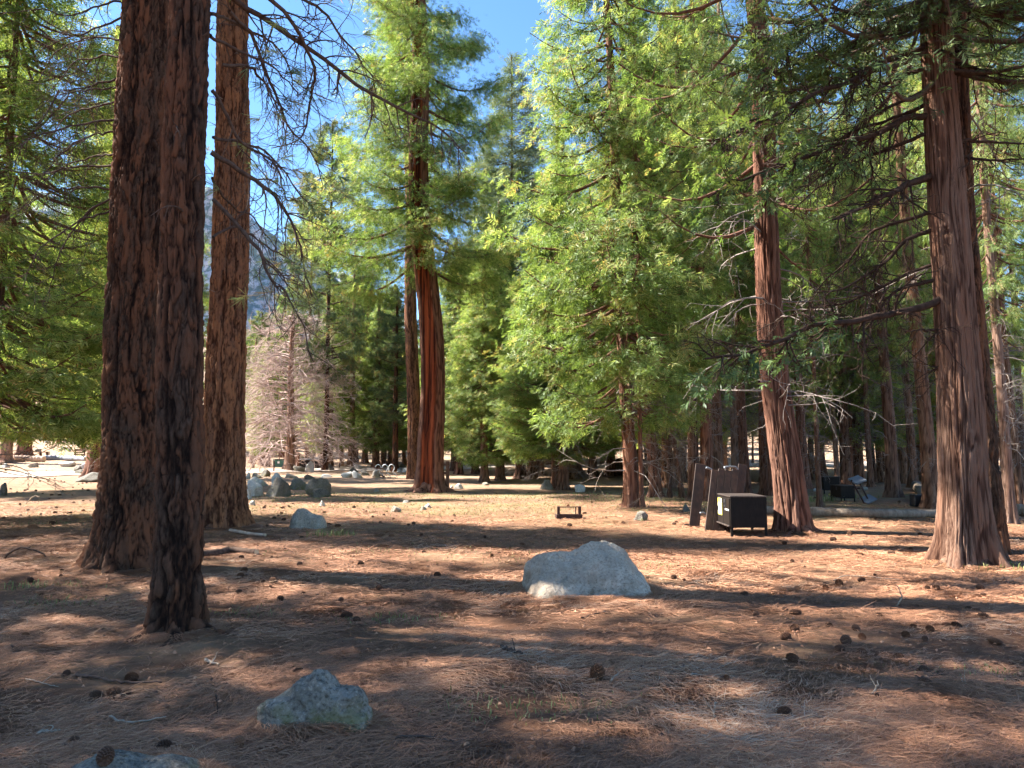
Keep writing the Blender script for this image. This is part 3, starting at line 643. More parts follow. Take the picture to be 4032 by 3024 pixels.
# 4 giant cedar with the burnt hollow
tD, pD, cD, rD, _ = hero('cedar_tree', 1695, 1936, 104, 1500, 34, 'cedar', 'cedar_bark_red', 'giant cedar in the clearing with a dark red hollow split up its trunk', 24, nt=170, dz=.07, depth=.05, fr=5.5, flare=.36, taper=.62, lean=(-.048, 0), scar=(-1.75, .62, .22), wob=.15)
mb, (fv, ff, fr_), dm = crown(34, 8.4, 3.5, 'cedar', 125, 34, 11, .27, 41, prof=([0, .08, .2, .32, .45, .6, .8, 1], [1.0, 1.2, .85, .95, .66, .62, .5, .2]), cen=cD, rad=rD, k=7, full=.06, sig=.24, dead=40, deadz=(8.5, 18))
mb.build('limbs', M['limb_red'], tD, True); mk('crown', fv, [ff], M['cedar_leaf'], tD, {'rnd': fr_}, smooth=False); dm.build('dead_branches', M['limb_dark'], tD, True)
# its red heartwood, from inside the split
sm = M['cedar_bark_red']; nt_ = sm.node_tree
pr = [n for n in nt_.nodes if n.type == 'BSDF_PRINCIPLED'][0]; src_ = pr.inputs['Base Color'].links[0].from_socket
mx = nt_.nodes.new('ShaderNodeMix'); mx.data_type = 'RGBA'; at_ = nt_.nodes.new('ShaderNodeAttribute'); at_.attribute_name = 'scar'
nt_.links.new(at_.outputs['Fac'], mx.inputs[0]); nt_.links.new(src_, mx.inputs[6])
tn = nt_.nodes.new('ShaderNodeTexNoise'); tc = nt_.nodes.new('ShaderNodeTexCoord'); mp = nt_.nodes.new('ShaderNodeMapping'); mp.inputs['Scale'].default_value = (5, 5, .12)
nt_.links.new(tc.outputs['Object'], mp.inputs[0]); nt_.links.new(mp.outputs[0], tn.inputs[0]); tn.inputs['Scale'].default_value = 1.6; tn.inputs['Detail'].default_value = 5
rp = nt_.nodes.new('ShaderNodeValToRGB'); rp.color_ramp.elements[0].color = (.035, .010, .007, 1); rp.color_ramp.elements[0].position = .4; rp.color_ramp.elements[1].color = (.30, .075, .03, 1); rp.color_ramp.elements[1].position = .66
nt_.links.new(tn.outputs[0], rp.inputs[0]); nt_.links.new(rp.outputs[0], mx.inputs[7]); nt_.links.new(mx.outputs[2], pr.inputs['Base Color'])
# plated pine just behind it
tP, pP, cP, rP, _ = hero('pine_tree', 1632, 1886, 56, 1600, 36, 'pine', 'pine_bark', 'pink brown pine with netted bark pressed close behind the giant cedar', 25, nt=90, dz=.09, depth=.03, fr=7, flare=.2, taper=.6, lean=(-.03, 0))
mb, (fv, ff, fr_), dm = crown(36, 15, 2.2, 'pine', 70, 7, 5, .45, 42, cen=cP, rad=rP, k=12, full=.4)
mb.build('limbs', M['limb_dark'], tP, True); mk('crown', fv, [ff], M['pine_leaf'], tP, {'rnd': fr_}, smooth=False)

# 5 right foreground cedar with long sweeping bare limbs
tB1, pB1, cB1, rB1, _ = hero('cedar_tree', 3806, 2222, 164, 1800, 24, 'cedar', 'cedar_bark', 'stout cedar at right with fibrous bark and long bare limbs sweeping down to the left', 26, nt=260, dz=.026, depth=.034, fr=11.5, flare=.52, taper=.9, lean=(.008, 0), top=13, lobes=6)
mb, (fv, ff, fr_), dm = crown(24, 8.2, 3.0, 'cedar', 110, 8, 5, .26, 43, cen=cB1, rad=rB1, k=8, full=.3, sig=.15, prof=([0, .2, .6, .9, 1], [1, 1, .8, .4, .1]))
mb.build('limbs', M['limb_dark'], tB1, True); m2, (v2, f2_, q2), _ = crown(11.0, 7.7, 2.4, 'cedar', 46, 9, 8, .20, 143, cen=cB1, rad=rB1, k=8, full=.2, sig=.16, az=(-1.5, 3.4), prof=([0, 1], [1, .8])); m2.build('limbs', M['limb_dark'], tB1, True); mk('foliage', v2, [f2_], M['cedar_leaf_dark'], tB1, {'rnd': q2}, smooth=False); mk('crown', fv, [ff], M['cedar_leaf_dark'], tB1, {'rnd': fr_}, smooth=False)
YB1 = pB1[1]; q5 = lambda l: [(2932 + x / 2.011, y / 2.011) for x, y in l]; q6 = lambda l: [(2932 + x / 1.1545, 760 + y / 1.1545) for x, y in l]
LC = [(q5([(1420, 370), (1050, 520), (800, 650), (450, 790), (0, 1000), (-250, 1060)]), .048, -1.4), (q5([(1420, 60), (1100, 200), (700, 420), (400, 530), (50, 640)]), .055, .8), (q5([(1450, 910), (1250, 950), (1000, 1080), (700, 1150), (400, 1280), (0, 1420), (-300, 1580)]), .052, -.6),
      (q5([(1480, 800), (1300, 880), (900, 1030), (640, 1230), (500, 1420)]), .034, 1.), (q5([(1430, 540), (1200, 620), (1000, 750), (900, 950), (700, 1220), (560, 1380)]), .034, .4), (q5([(1460, 1050), (1100, 1200), (800, 1320), (560, 1520), (400, 1700)]), .030, 1.4),
      (q5([(1480, 1390), (1250, 1480), (1000, 1600), (700, 1750)]), .055, -.9), (q6([(900, 150), (720, 210), (620, 300), (450, 400), (300, 420)]), .036, .3), (q6([(895, 475), (700, 540), (530, 580), (350, 600), (150, 700), (0, 760), (-150, 800)]), .055, -1.2),
      (q6([(870, 80), (600, 180), (480, 330), (300, 520)]), .030, 1.1), (q6([(910, 390), (730, 430), (640, 500), (580, 570), (460, 620)]), .030, .7), (q6([(940, 620), (870, 645), (770, 655)]), .032, -.2), (q6([(940, 796), (890, 798), (840, 805)]), .028, 0),
      (q5([(1400, 200), (1000, 330), (600, 560), (250, 830)]), .036, 1.6), (q5([(1420, -80), (1000, 30), (640, 200), (300, 330), (0, 420)]), .045, -.6), (q5([(1450, 700), (1150, 850), (950, 1000), (860, 1180), (640, 1420), (450, 1500)]), .026, -.4), (q6([(900, 300), (700, 380), (500, 470), (260, 520), (60, 600)]), .028, 1.3),
      (q5([(1640, 1300), (1780, 1260), (1990, 1300), (2250, 1290)]), .03, -.6), (q5([(1630, 480), (1760, 560), (1950, 620), (2200, 700)]), .032, -.8), (q5([(1640, 1150), (1800, 1140), (2100, 1160), (2300, 1150)]), .03, .5), (q5([(1620, 300), (1760, 180), (1900, 120), (2200, -40)]), .03, -.5)]
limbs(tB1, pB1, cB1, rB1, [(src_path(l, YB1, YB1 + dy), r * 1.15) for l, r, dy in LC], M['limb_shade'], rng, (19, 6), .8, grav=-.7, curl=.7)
# foliage hanging from a few of those limbs
for l, r, dy in LC[:3] + LC[13:15] + LC[8:9]:
    P = np.array(src_path(l, YB1, YB1 + dy)) - np.array([pB1[0], pB1[1], pB1[2]]); P = spline(P, 30)[12:]
    k = rng.integers(0, len(P), 26); c = P[k] + rng.normal(size=(26, 3)) * np.array([.22, .3, .12]) + np.array([0, 0, -.12]); fi = np.repeat(np.arange(26), 7)
    pp = c[fi] + rng.normal(size=(len(fi), 3)) * .13; A = nrm(rng.normal(size=(len(fi), 3)) * .5 + np.array([-.6, 0, -.7])); U = nrm(rng.normal(size=(len(fi), 3)) * .6 + np.array([0, 0, 1.]))
    V, F, rn = fronds(pp, A, U, .2 * (.6 + .8 * rng.random(len(fi))), 10, rng, .26)
    mk('foliage', V, [F], M['cedar_leaf_dark'], tB1, {'rnd': rn}, smooth=False)
# 6 darker trunk directly behind it
tB2, pB2, cB2, rB2, _ = hero('pine_tree', 3900, 2196, 112, 1800, 26, 'pine', 'pine_bark_dark', 'dark scaly trunk half hidden behind the stout cedar at right', 27, nt=130, dz=.035, depth=.03, fr=9, flare=.14, taper=.75, lean=(-.001, 0), top=14, shift=.5)
mb, (fv, ff, fr_), dm = crown(26, 9.5, 2.6, 'pine', 60, 8, 5, .40, 44, cen=cB2, rad=rB2, k=12, full=.4, dead=12, deadz=(5, 9))
mb.build('limbs', M['limb_dark'], tB2, True); mk('crown', fv, [ff], M['pine_leaf'], tB2, {'rnd': fr_}, smooth=False); dm.build('dead_branches', M['limb_grey'], tB2, True)
# 7 leaning cedar beside the locker
tC, pC, cC, rC, _ = hero('cedar_tree', 3128, 2096, 112, 1700, 24, 'cedar', 'cedar_bark_red', 'leaning red cedar trunk beside the brown food locker, flared grey foot', 28, nt=170, dz=.04, depth=.045, fr=10, flare=.30, taper=.8, lean=(-.052, 0), wob=.12)
mb, (fv, ff, fr_), dm = crown(24, 6.3, 3.0, 'cedar', 110, 6, 6, .25, 45, cen=cC, rad=rC, k=8, full=.35, sig=.16, dead=44, deadz=(2.6, 9), prof=([0, .2, .6, .9, 1], [.8, 1, .8, .4, .1]))
mb.build('limbs', M['limb_red'], tC, True); mk('crown', fv, [ff], M['cedar_leaf'], tC, {'rnd': fr_}, smooth=False); dm.build('dead_branches', M['limb_grey'], tC, True)

# bare pinkish tree: a haze of twigs
def bare_tree(sx, sy, label, Hh, r0, nb, seed, spread=1.):
    p = at(sx, sy); V, F, a, cen, rad = trunk_mesh(r0, Hh, style='cedar', nt=24, dz=.2, depth=.02, seed=seed)
    t = thing('bare_tree', p, label, 'tree'); mk('trunk', V, F, M['cedar_bark_pale'], t, a); rg = np.random.default_rng(seed); out = []
    for i in range(nb):
        z = 1.2 + (Hh - 1.4) * (i / nb) ** 1.0; ph = i * 2.4 + rg.random(); L = (4.5 * spread) * (1 - ((z - 1.2) / Hh) ** 2) ** .8 * (.6 + .6 * rg.random()) + .4
        grow(out, cen(z), np.array([math.cos(ph), math.sin(ph), .25 + .25 * rg.random()]), L, .06, 3, rg, 6, .45, -.2, (9, 6, 3), .42, .8)
    twig_mesh(out, 3).build('twigs', M['twig_pink'], t, True)
    return t
bare_tree(1140, 1850, 'leafless pinkish tree with a haze of fine twigs, left of the giant cedar', 12.6, .34, 140, 51, 1.25)
bare_tree(1345, 1835, 'smaller leafless twiggy tree to the right of the big bare one', 9, .16, 50, 52, .8)

# ------------------------------------------------------------------ named mid-distance trees: (kind, x, base y, width px, height m, crown factor, lean x, label)
T = [
 ('cedar_dark', 1907, 1900, 30, 14.5, 1.2, 0, 'dense dark green cone shaped cedar just right of the giant cedar'),
 ('cedar_full', 1971, 1891, 30, 12.5, 1.35, 0, 'bushy cedar with a dark bare foot, right of the dark cone shaped one'),
 ('cedar_full_b', 2050, 1885, 40, 13, 1.35, 0, 'thick dark trunked cedar left of the twin cedars by the rock'),
 ('cedar_tall', 2086, 1885, 24, 12.5, .8, 0, 'straight cedar touching the right side of the thick dark one'),
 ('cedar_full', 2185, 1922, 24, 14, 1.2, -.01, 'slimmer left trunk of the twin cedars with the rock at their foot'),
 ('cedar_full_b', 2219, 1927, 36, 16, 1.3, 0, 'stouter right trunk of the twin cedars with the rock at their foot'),
 ('cedar_full_b', 2490, 1996, 52, 23, 1.0, -.035, 'sunlit orange cedar trunk in the open between fire ring and grey rock'),
 ('cedar_tall', 2526, 1998, 18, 17, .6, 0, 'thin grey trunk growing tight against the sunlit orange cedar'),
 ('cedar_tall_b', 2583, 1957, 42, 24, .9, -.06, 'dark slightly leaning cedar trunk right of the sunlit orange cedar'),
 ('cedar_tall', 2637, 1959, 15, 14, .6, -.02, 'thin dark sapling trunk left of the upended picnic table'),
 ('cedar_tall', 2687, 1960, 19, 15, .6, -.13, 'thin trunk leaning left beside the upended picnic table'),
 ('cedar_tall', 2735, 1972, 40, 25, .9, -.02, 'straight brown cedar rising behind the lone leaning plank'),
 ('cedar_tall_b', 2787, 1974, 46, 27, 1., -.01, 'thick red brown cedar rising from behind the left end of the table'),
 ('cedar_tall', 2834, 1950, 42, 27, .9, -.01, 'dark furrowed cedar behind the middle of the upended table'),
 ('cedar_tall_b', 2902, 1936, 38, 28, .9, -.01, 'pale pinkish cedar trunk catching the sun behind the table'),
 ('cedar_tall', 2938, 1943, 38, 25, .9, -.02, 'grey brown cedar trunk between the pale one and the leaning red cedar'),
 ('cedar_tall_b', 3008, 1948, 28, 22, .8, 0, 'narrow dark cedar just left of the leaning red cedar'),
 ('cedar_tall', 3045, 1950, 38, 24, .8, 0, 'dark cedar partly hidden by the left edge of the leaning red cedar'),
 ('cedar_tall_b', 3172, 1925, 36, 28, .9, -.035, 'pale straight cedar trunk following the right edge of the leaning red cedar'),
 ('cedar_tall', 3228, 2004, 20, 13, .6, -.01, 'thin crooked dark trunk by the fallen log right of the leaning cedar'),
 ('cedar_tall_b', 3192, 1889, 14, 17, .7, 0, 'slender trunk in the gap right of the leaning cedar'),
 ('cedar_tall', 3299, 1907, 20, 20, .7, -.03, 'pale leaning trunk behind the far lockers'),
 ('cedar_tall_b', 3333, 1907, 40, 24, .8, 0, 'thick dark trunk directly behind the far lockers'),
 ('cedar_tall', 3366, 1889, 20, 20, .7, 0, 'trunk above the tilted metal frame of the far camp'),
 ('cedar_tall', 3430, 1918, 22, 20, .8, -.01, 'dark upright trunk right of the tilted metal frame'),
 ('cedar_tall_b', 3468, 1898, 24, 21, .8, -.04, 'two toned leaning trunk left of the lone dark trunk at far right'),
 ('cedar_tall', 3518, 1958, 46, 25, .9, -.015, 'lone thick dark trunk standing clear behind the long fallen log'),
 ('cedar_tall_b', 3570, 1904, 26, 22, .8, -.07, 'sunlit cedar leaning left beyond the receding log'),
 ('cedar_tall', 3597, 1920, 32, 24, .8, -.02, 'grey cedar trunk at the far end of the receding log'),
 ('cedar_tall_b', 3672, 2002, 56, 24, .8, -.04, 'cedar peeping out at the left edge of the stout right cedar'),
 ('cedar_tall', 3980, 2062, 38, 24, .9, -.015, 'pale twiggy trunk near the right edge of the picture'),
 ('cedar_tall_b', 4022, 1990, 30, 23, .8, -.05, 'cedar trunk cut by the right edge of the picture'),
 ('pine_b', 2246, 1879, 20, 16, .8, 0, 'dark pine trunk right of the twin cedars'),
 ('cedar_full', 2335, 1880, 20, 15, .9, 0, 'cedar behind the pale grey rock near the clearing edge'),
 ('cedar_full_b', 2405, 1875, 32, 22, .9, 0, 'thick shaded cedar left of the sunlit orange cedar'),
 ('cedar_tall', 2600, 1889, 26, 22, .8, 0, 'orange far cedar seen right of the dark leaning trunk'),
 ('cedar_tall_b', 2632, 1898, 30, 22, .8, 0, 'dark far cedar above the foot of the thin sapling'),
 ('cedar_tall', 2689, 1889, 32, 23, .8, 0, 'orange flared cedar far behind the thin leaning trunk'),
 ('cedar_full', 2133, 1871, 18, 15, 1.3, 0, 'cedar beyond the twin cedars, short bare foot'),
 ('cedar_full_b', 1871, 1866, 26, 17, .7, 0, 'orange footed cedar behind the wooden sign posts'),
 # between the sunlit pine and the giant cedar
 ('pine', 1272, 1826, 30, 17, .6, 0, 'thick dark trunk right of the brown far locker'),
 ('cedar_tall', 1381, 1838, 25, 19, .7, 0, 'pale brown pine trunk standing alone between rocks and road'),
 ('cedar_full', 1480, 1842, 28, 14, .8, 0, 'green cedar behind the bent metal rack, left one'),
 ('cedar_full_b', 1543, 1842, 34, 16, .8, 0, 'green cedar behind the bent metal rack, right one'),
 ('cedar_full', 1594, 1830, 15, 13, .7, -.1, 'small cedar leaning beside the giant cedar foot'),
 ('cedar_tall', 1160, 1833, 14, 10, .5, 0, 'thin trunk right behind the bare pinkish tree'),
 ('cedar_tall_b', 1218, 1803, 17, 12, .6, 0, 'reddish trunk rising above the brown far locker'),
 ('cedar_tall', 1236, 1801, 12, 11, .5, 0, 'thinner reddish trunk above the right end of the brown far locker'),
 ('cedar_tall_b', 992, 1826, 20, 12, .6, 0, 'brown trunk nearest the right edge of the sunlit pine'),
 ('cedar_tall', 1028, 1826, 17, 12, .6, 0, 'dark trunk left of the green dumpster'),
 ('cedar_tall_b', 1053, 1830, 20, 11, .6, 0, 'reddish trunk touching the green dumpster'),
 ('cedar_tall', 1106, 1800, 14, 12, .5, 0, 'trunk rising behind the green dumpster'),
 # left side
 ('cedar_tall_b', 382, 1880, 72, 30, .9, 0, 'red cedar trunk seen just left of the dark furrowed pine, with a split bark'),
 ('cedar_tall', 22, 1822, 44, 13, .6, 0, 'grey leaning trunk at the left edge by the pale log bench'),
 ('cedar_tall_b', 93, 1796, 46, 24, .7, .03, 'orange sunlit cedar behind the pale log bench'),
 ('pine_b', 199, 1735, 15, 12, .7, 0, 'small pale trunk up the sunny slope at far left'),
 ('pine_b', 243, 1717, 9, 8, .8, -.06, 'thin dark trunk on the slope, left one of the slanting two'),
 ('pine_b', 263, 1716, 8, 8, .8, .06, 'thin dark trunk on the slope, right one of the slanting two'),
]
for key, sx, sy, wd, Hh, cr_, ln, lab in T:
    p, wm = spot(sx, sy, wd); mats = None
    if 'pale' in lab or 'sunlit' in lab or 'pinkish' in lab: mats = {'trunk': 'cedar_bark_pale'}  # labels with sunlit also pick paler bark, sunshine put into the colour
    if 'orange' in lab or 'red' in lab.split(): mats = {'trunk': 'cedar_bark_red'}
    if key == 'cedar_dark': mats = {'crown': 'cedar_leaf'}
    if sx > 2580 and Hh > 19: Hh *= .80; cr_ *= .72
    nm = {'pine': 'pine_tree', 'pine_b': 'pine_tree', 'fir': 'fir_tree'}.get(key, 'cedar_tree')
    plant(key, p, wm, Hh, lab, name=nm, cr=cr_, lean=(ln, 0), mats=mats)
def put(key, x, y, Hh, wm, lab, group=None, cr_=1., name='cedar_tree', **k):
    return plant(key, (x, y, H(x, y)), wm, Hh, lab, name=name, cr=cr_, group=group, **k)
X = lambda px2212, Y: (px2212 * 1024 / 2212 - 512) / FPX * Y
def topz(py2212, Y): return CAMZ + (452 - py2212 * 1024 / 2212) / FPX * Y
put('fir', X(1105, 82), 82, topz(82, 82) - H(X(1105, 82), 82), .6, 'tall silvery fir with a pointed top standing against the blue sky', name='fir_tree', cr_=1.6)
put('cedar_yellow', X(1206, 62), 62, topz(185, 62) - H(X(1206, 62), 62), .7, 'yellowish pointed cedar between the tall fir and the big green cedars', cr_=.85)
put('cedar_dark', X(1078, 52), 52, topz(420, 52) - H(X(1078, 52), 52), .4, 'second dark pointed cedar behind the cone shaped one', cr_=.9)
put('pine_b', X(705, 60), 60, topz(250, 60), .4, 'green pine whose top shows under the bare arching branches', name='pine_tree', cr_=.8)
put('pine', X(665, 75), 75, topz(400, 75), .4, 'distant green pine in front of the granite mountain', name='pine_tree', cr_=.9)
# big bright cedars that make the wall of green right of the sky
for x2, Y, top_, key, cr_, lab in ((1440, 36, -20, 'cedar_full', 1.0, 'tall bright green cedar at the left edge of the green wall'), (1500, 58, -30, 'cedar_full_b', 1.25, 'broad bright cedar in the middle of the green wall, furthest back'), (1400, 46, 20, 'cedar_full_b', .9, 'pale green cedar behind the left edge of the green wall'), (2010, 40, 60, 'cedar_full_b', 1.1, 'green cedar behind the stout right cedar'), (1235, 47, 400, 'cedar_full', 1.1, 'lower bright cedar at the foot of the green wall'),
                              (1150, 46, 560, 'cedar_full_b', 1.1, 'short bright green cedar with drooping boughs beside the dark cone'), (1540, 38, -90, 'cedar_full', 1., 'cedar behind the sunlit orange trunk, full of green'), (1650, 42, 60, 'cedar_tall', 1.2, 'green cedar filling the gap left of the leaning trunk'), (1850, 40, 190, 'cedar_full', 1., 'bright green cedar seen through the bare limbs at right'),
                              (1930, 46, 150, 'cedar_full_b', 1., 'bright cedar left of the stout cedar, behind its limbs'), (1770, 52, 160, 'cedar_full', 1., 'cedar glimpsed between leaning trunk and bare limbs'), (2170, 32, -80, 'cedar_tall', 1.1, 'green cedar behind the trunks at the right edge')):
    x = X(x2, Y); put(key, x, Y, topz(top_, Y), .5, lab, cr_=cr_)
# left: near cedar with drooping dark boughs, others behind
put('cedar_full', -13.0, 18.6, 19, .22, 'near cedar at the left edge with dark drooping boughs', cr_=1.25)
for x2, Y, Hh, key, lab in ((-62, 32, 22, 'cedar_full_b', 'tall green cedar just beyond the left edge, its boughs filling the corner'), (268, 37, 25, 'cedar_full', 'cedar hidden behind the dark furrowed pine, boughs spreading left'), (300, 50, 29, 'pine', 'tall pine hidden behind the dark pair of trunks'), (575, 68, 12, 'cedar_full', 'round green cedar right of the sunlit pine'), (560, 75, 15, 'pine_b', 'pine standing behind the round green cedar'), (620, 90, 17, 'pine', 'pine tops left of the bare pinkish tree'),
                        (770, 74, 20, 'pine_b', 'green pine behind the bare twigs, left of the giant cedar'), (830, 66, 17, 'cedar_full_b', 'leafy cedar filling the gap left of the giant cedar'), (740, 80, 20, 'pine', 'dark pine behind the leafless tree'), (715, 64, 16, 'cedar_full', 'sunlit green cedar showing above the leafless tree'), (790, 72, 22, 'cedar_full_b', 'tall sunlit cedar between leafless tree and giant cedar'), (855, 60, 15, 'pine_b', 'green pine touching the left side of the plated pine'), (610, 84, 19, 'cedar_full_b', 'green cedar above the left shoulder of the leafless tree')):
    x = X(x2, Y); put(key, x, Y, Hh, .5, lab, name='pine_tree' if 'pine' in key else 'cedar_tree', cr_=1.0 if Y > 20 else 1.1)

# trees beyond the left edge, whose shade covers the foreground
for x, y, Hh, key, cr_ in ((-17, 11.4, 24, 'pine_open', 1.25), (-12.5, 7.2, 22, 'pine_open', 1.15), (-21, 9, 26, 'pine_open', 1.25), (-9.2, 4.2, 19, 'pine_open', 1.1), (-17, 6, 24, 'pine_open', 1.2), (-23, 13.5, 27, 'pine_open', 1.1), (-14.5, 3.6, 22, 'pine_open', 1.2)):
    put(key, x, y, Hh, .6, 'tree standing just outside the left edge of the picture', group='trees outside the left edge', name='pine_tree' if 'pine' in key else 'cedar_tree', cr_=cr_)

# ------------------------------------------------------------------ the far wood
SKY = ([-200, 0, 240, 250, 262, 300, 335, 345, 400, 440, 470, 480, 520, 548, 562, 575, 590, 1300], [20, 20, 20, 170, 215, 215, 190, 150, 150, 200, 235, 225, 240, 240, 200, 120, 5, 5])
fr_ = random.Random(11); placed = []
def far(n, y0, y1, xr, keys, gl, name, wmul=1., hm=(20, 30)):
    k = 0; tries = 0
    while k < n and tries < n * 30:
        tries += 1; Y = math.sqrt(fr_.uniform(y0 ** 2, y1 ** 2)); px = fr_.uniform(*xr); x = (px - 512) / FPX * Y
        if any((x - a) ** 2 + (Y - b) ** 2 < (2.2 + Y * .012) ** 2 for a, b in placed): continue
        z = H(x, Y); Hh = fr_.uniform(*hm); top = np.interp(px, *SKY); mh = CAMZ + (452 - top) / FPX * Y - z
        if mh < 5: continue
        Hh = min(Hh, mh * fr_.uniform(.82, 1.)); placed.append((x, Y)); k += 1
        key = fr_.choice(keys); lab, grp = gl
        plant(key, (x, Y, z), fr_.uniform(.35, .7) * wmul * (.6 + Hh / 50), Hh, lab, group=grp, name=name, cr=min(1.3, 26 / Hh) * fr_.uniform(.75, 1.), mats={'trunk': fr_.choice(['cedar_bark', 'cedar_bark_pale', 'cedar_bark_red', 'cedar_bark'])} if 'cedar' in key else None)
far(20, 44, 85, (640, 1080), ['cedar_tall', 'cedar_tall_b', 'cedar_tall', 'cedar_full_b'], ('cedar among the crowded far trunks at right', 'far cedars at right'), 'cedar_tree', .9)
far(80, 36, 80, (690, 1075), ['slim_cedar'], ('slim bare cedar trunk in the crowded wood at right', 'slim trunks at right'), 'cedar_tree', .42, (9, 15))
far(22, 50, 90, (450, 650), ['cedar_tall', 'cedar_full', 'cedar_full_b'], ('green cedar in the far wood behind the clearing', 'far cedars behind the clearing'), 'cedar_tree')
far(32, 90, 165, (430, 1080), ['cedar_full', 'cedar_full_b', 'pine', 'cedar_tall'], ('tree in the hindmost rows behind the clearing', 'hindmost trees behind the clearing'), 'forest_tree')
far(30, 85, 170, (225, 440), ['pine', 'pine_b', 'cedar_full'], ('tree on the slope between sunlit pine and giant cedar', 'trees on the middle slope'), 'forest_tree', hm=(14, 20))
far(26, 78, 170, (-80, 220), ['pine', 'pine_b', 'cedar_full', 'pine'], ('tree on the sunny slope at far left', 'trees on the left slope'), 'forest_tree', hm=(16, 28))

# ------------------------------------------------------------------ rocks
def ico(sub=4):
    import bmesh
    b = bmesh.new(); bmesh.ops.create_icosphere(b, subdivisions=sub, radius=1); V = np.array([v.co[:] for v in b.verts]); F = np.array([[v.index for v in f.verts] for f in b.faces]); b.free(); return V, F
ICO = {4: ico(4), 5: ico(5)}
def rock_shape(seed, w_, h_, d_, sub=4, cuts=11, sharp=45, rough=.05):
    V, F = ICO[sub]; rg = np.random.default_rng(seed); Nn = nrm(rg.normal(size=(cuts, 3)) * np.array([1, 1, .8])); D = rg.uniform(.62, 1., cuts)
    Nn = np.vstack([Nn, [[0, 0, -1]]]); D = np.append(D, .45); q = np.maximum(V @ Nn.T, .001); r = D / q; r = np.minimum(r, 1.6)
    r = -np.log(np.exp(-r * sharp).sum(1)) / sharp; P = V * r[:, None]
    P += V * ((fbm(P * 2.2 + seed, 4, seed) - .5) * rough * 4)[:, None] + V * ((fbm(P * 9 + seed, 3, seed + 2) - .5) * rough)[:, None]
    lo, hi = P.min(0), P.max(0); P = (P - (lo + hi) / 2) / (hi - lo) * np.array([w_, d_, h_ * 1.22]); P[:, 2] += h_ * (1.22 / 2 - .20)
    return P, F
def rock(cx, by, w_, h_, mat, label, group=None, seed=0, name='rock', cat='rock', dfac=.8, rz=None, sub=4, sharp=45, on=None):
    p = at(cx, by) if on is None else np.array(on); wm = m_of(w_, p[1]); hm = m_of(h_, p[1]) * 1.02; dm = wm * dfac
    P, F = rock_shape(seed, wm, hm, dm, sub, sharp=sharp)
    o = mk(name, P, [F], M[mat]); o.location = (p[0], p[1] + dm * .35, p[2] - .01); tag(o, label, cat, group); return o
def loft_rock(name, cx, by, prof, mat, label, seed, w_src, h_src, depth=.8, ridge=.35, fl=.45, n=120, rough=.03, cat='rock', tilt=0.):
    """a rock from its own top line: prof = (x 0..1, height 0..1), front flank leaning, back flank falling off"""
    p = at(cx, by); W = m_of(w_src, p[1]); Hh = m_of(h_src, p[1]); D = W * depth; x = np.linspace(0, 1, n); m = 90
    h = np.interp(x, prof[0], prof[1]); h = np.convolve(np.pad(h, 4, 'edge'), np.ones(9) / 9, 'valid') * np.clip(np.minimum(x, 1 - x) * 22, 0, 1) ** .45
    half = np.sqrt(np.clip(1 - (2 * x - 1) ** 4, 0, 1)) ** .7 * D / 2; rows = []
    for i in range(n):
        t = np.linspace(0, 1, m); yf, yb = -half[i] * (.85 + .15 * math.sin(x[i] * 9)), half[i]; yr = yf + (yb - yf) * (ridge + .08 * math.sin(x[i] * 5 + seed)); hh = h[i] * Hh
        cps = np.array([[yf * .93, -.28 * Hh], [yf, 0], [yf + (yr - yf) * fl * .55, hh * .50], [yf + (yr - yf) * fl, hh * .82], [yr, hh], [yr + (yb - yr) * .45, hh * .88], [yb, hh * .35], [yb, -.28 * Hh]])
        q_ = np.linspace(0, len(cps) - 1.0001, m); k = q_.astype(int); f = (q_ - k); ff = f * f * (3 - 2 * f) * .35 + f * .65; c = cps[k] + (cps[k + 1] - cps[k]) * ff[:, None]
        rows.append(np.stack([np.full(m, (x[i] - .5) * W), c[:, 0], c[:, 1]], -1))
    V = np.array(rows); q_ = V / W; fr1 = fbm(q_ * 4.5 + seed, 5, seed) - .5; f1, f2, cc = worley(q_ * 5 + fr1[..., None] * .7, seed); f3 = fbm(q_ * 17, 4, seed + 4) - .5
    nn = nrm(np.stack([V[..., 0] * .8, V[..., 1], V[..., 2] + .1 * Hh], -1)); V = V + nn * ((fr1 * 3.2 + (cc - .5) * 1.0 + f3 * 1.1) * rough * W)[..., None]
    i = (np.arange(n - 1)[:, None] * m + np.arange(m - 1)).ravel()
    o = mk(name, V, [np.stack([i, i + m, i + m + 1, i + 1], -1), ], M[mat]); o.location = (p[0], p[1] + D * .40, p[2] - .01); o.rotation_euler = (0, 0, tilt)
    tag(o, label, cat); return o
loft_rock('boulder', 2322, 2362, ([0, .04, .10, .18, .30, .40, .47, .54, .60, .66, .74, .82, .90, .96, 1], [.28, .50, .66, .80, .82, .80, .86, .97, 1.0, .98, .88, .80, .60, .36, .16]), 'boulder_stone',
          'large pale grey granite boulder lying in the middle of the needle strewn ground', 3, 520, 205, .8, .62, .85, rough=.026)
loft_rock('stone', 1212, 2884, ([0, .06, .16, .3, .42, .52, .60, .66, .72, .80, .92, 1], [.28, .52, .58, .72, .88, 1.0, .97, .86, .72, .78, .76, .40]), 'rock_blue',
          'jagged blue grey stone with yellow lichen in the shaded foreground', 5, 435, 205, .55, .28, .25, rough=.036)
loft_rock('stone', 430, 3168, ([0, .1, .25, .38, .5, .58, .7, .85, 1], [.2, .6, .88, .9, .66, .62, .72, .58, .2]), 'rock_blue',
          'flat stone at the bottom left corner with a pine cone on it', 9, 560, 150, .7, .42, .55, rough=.016)
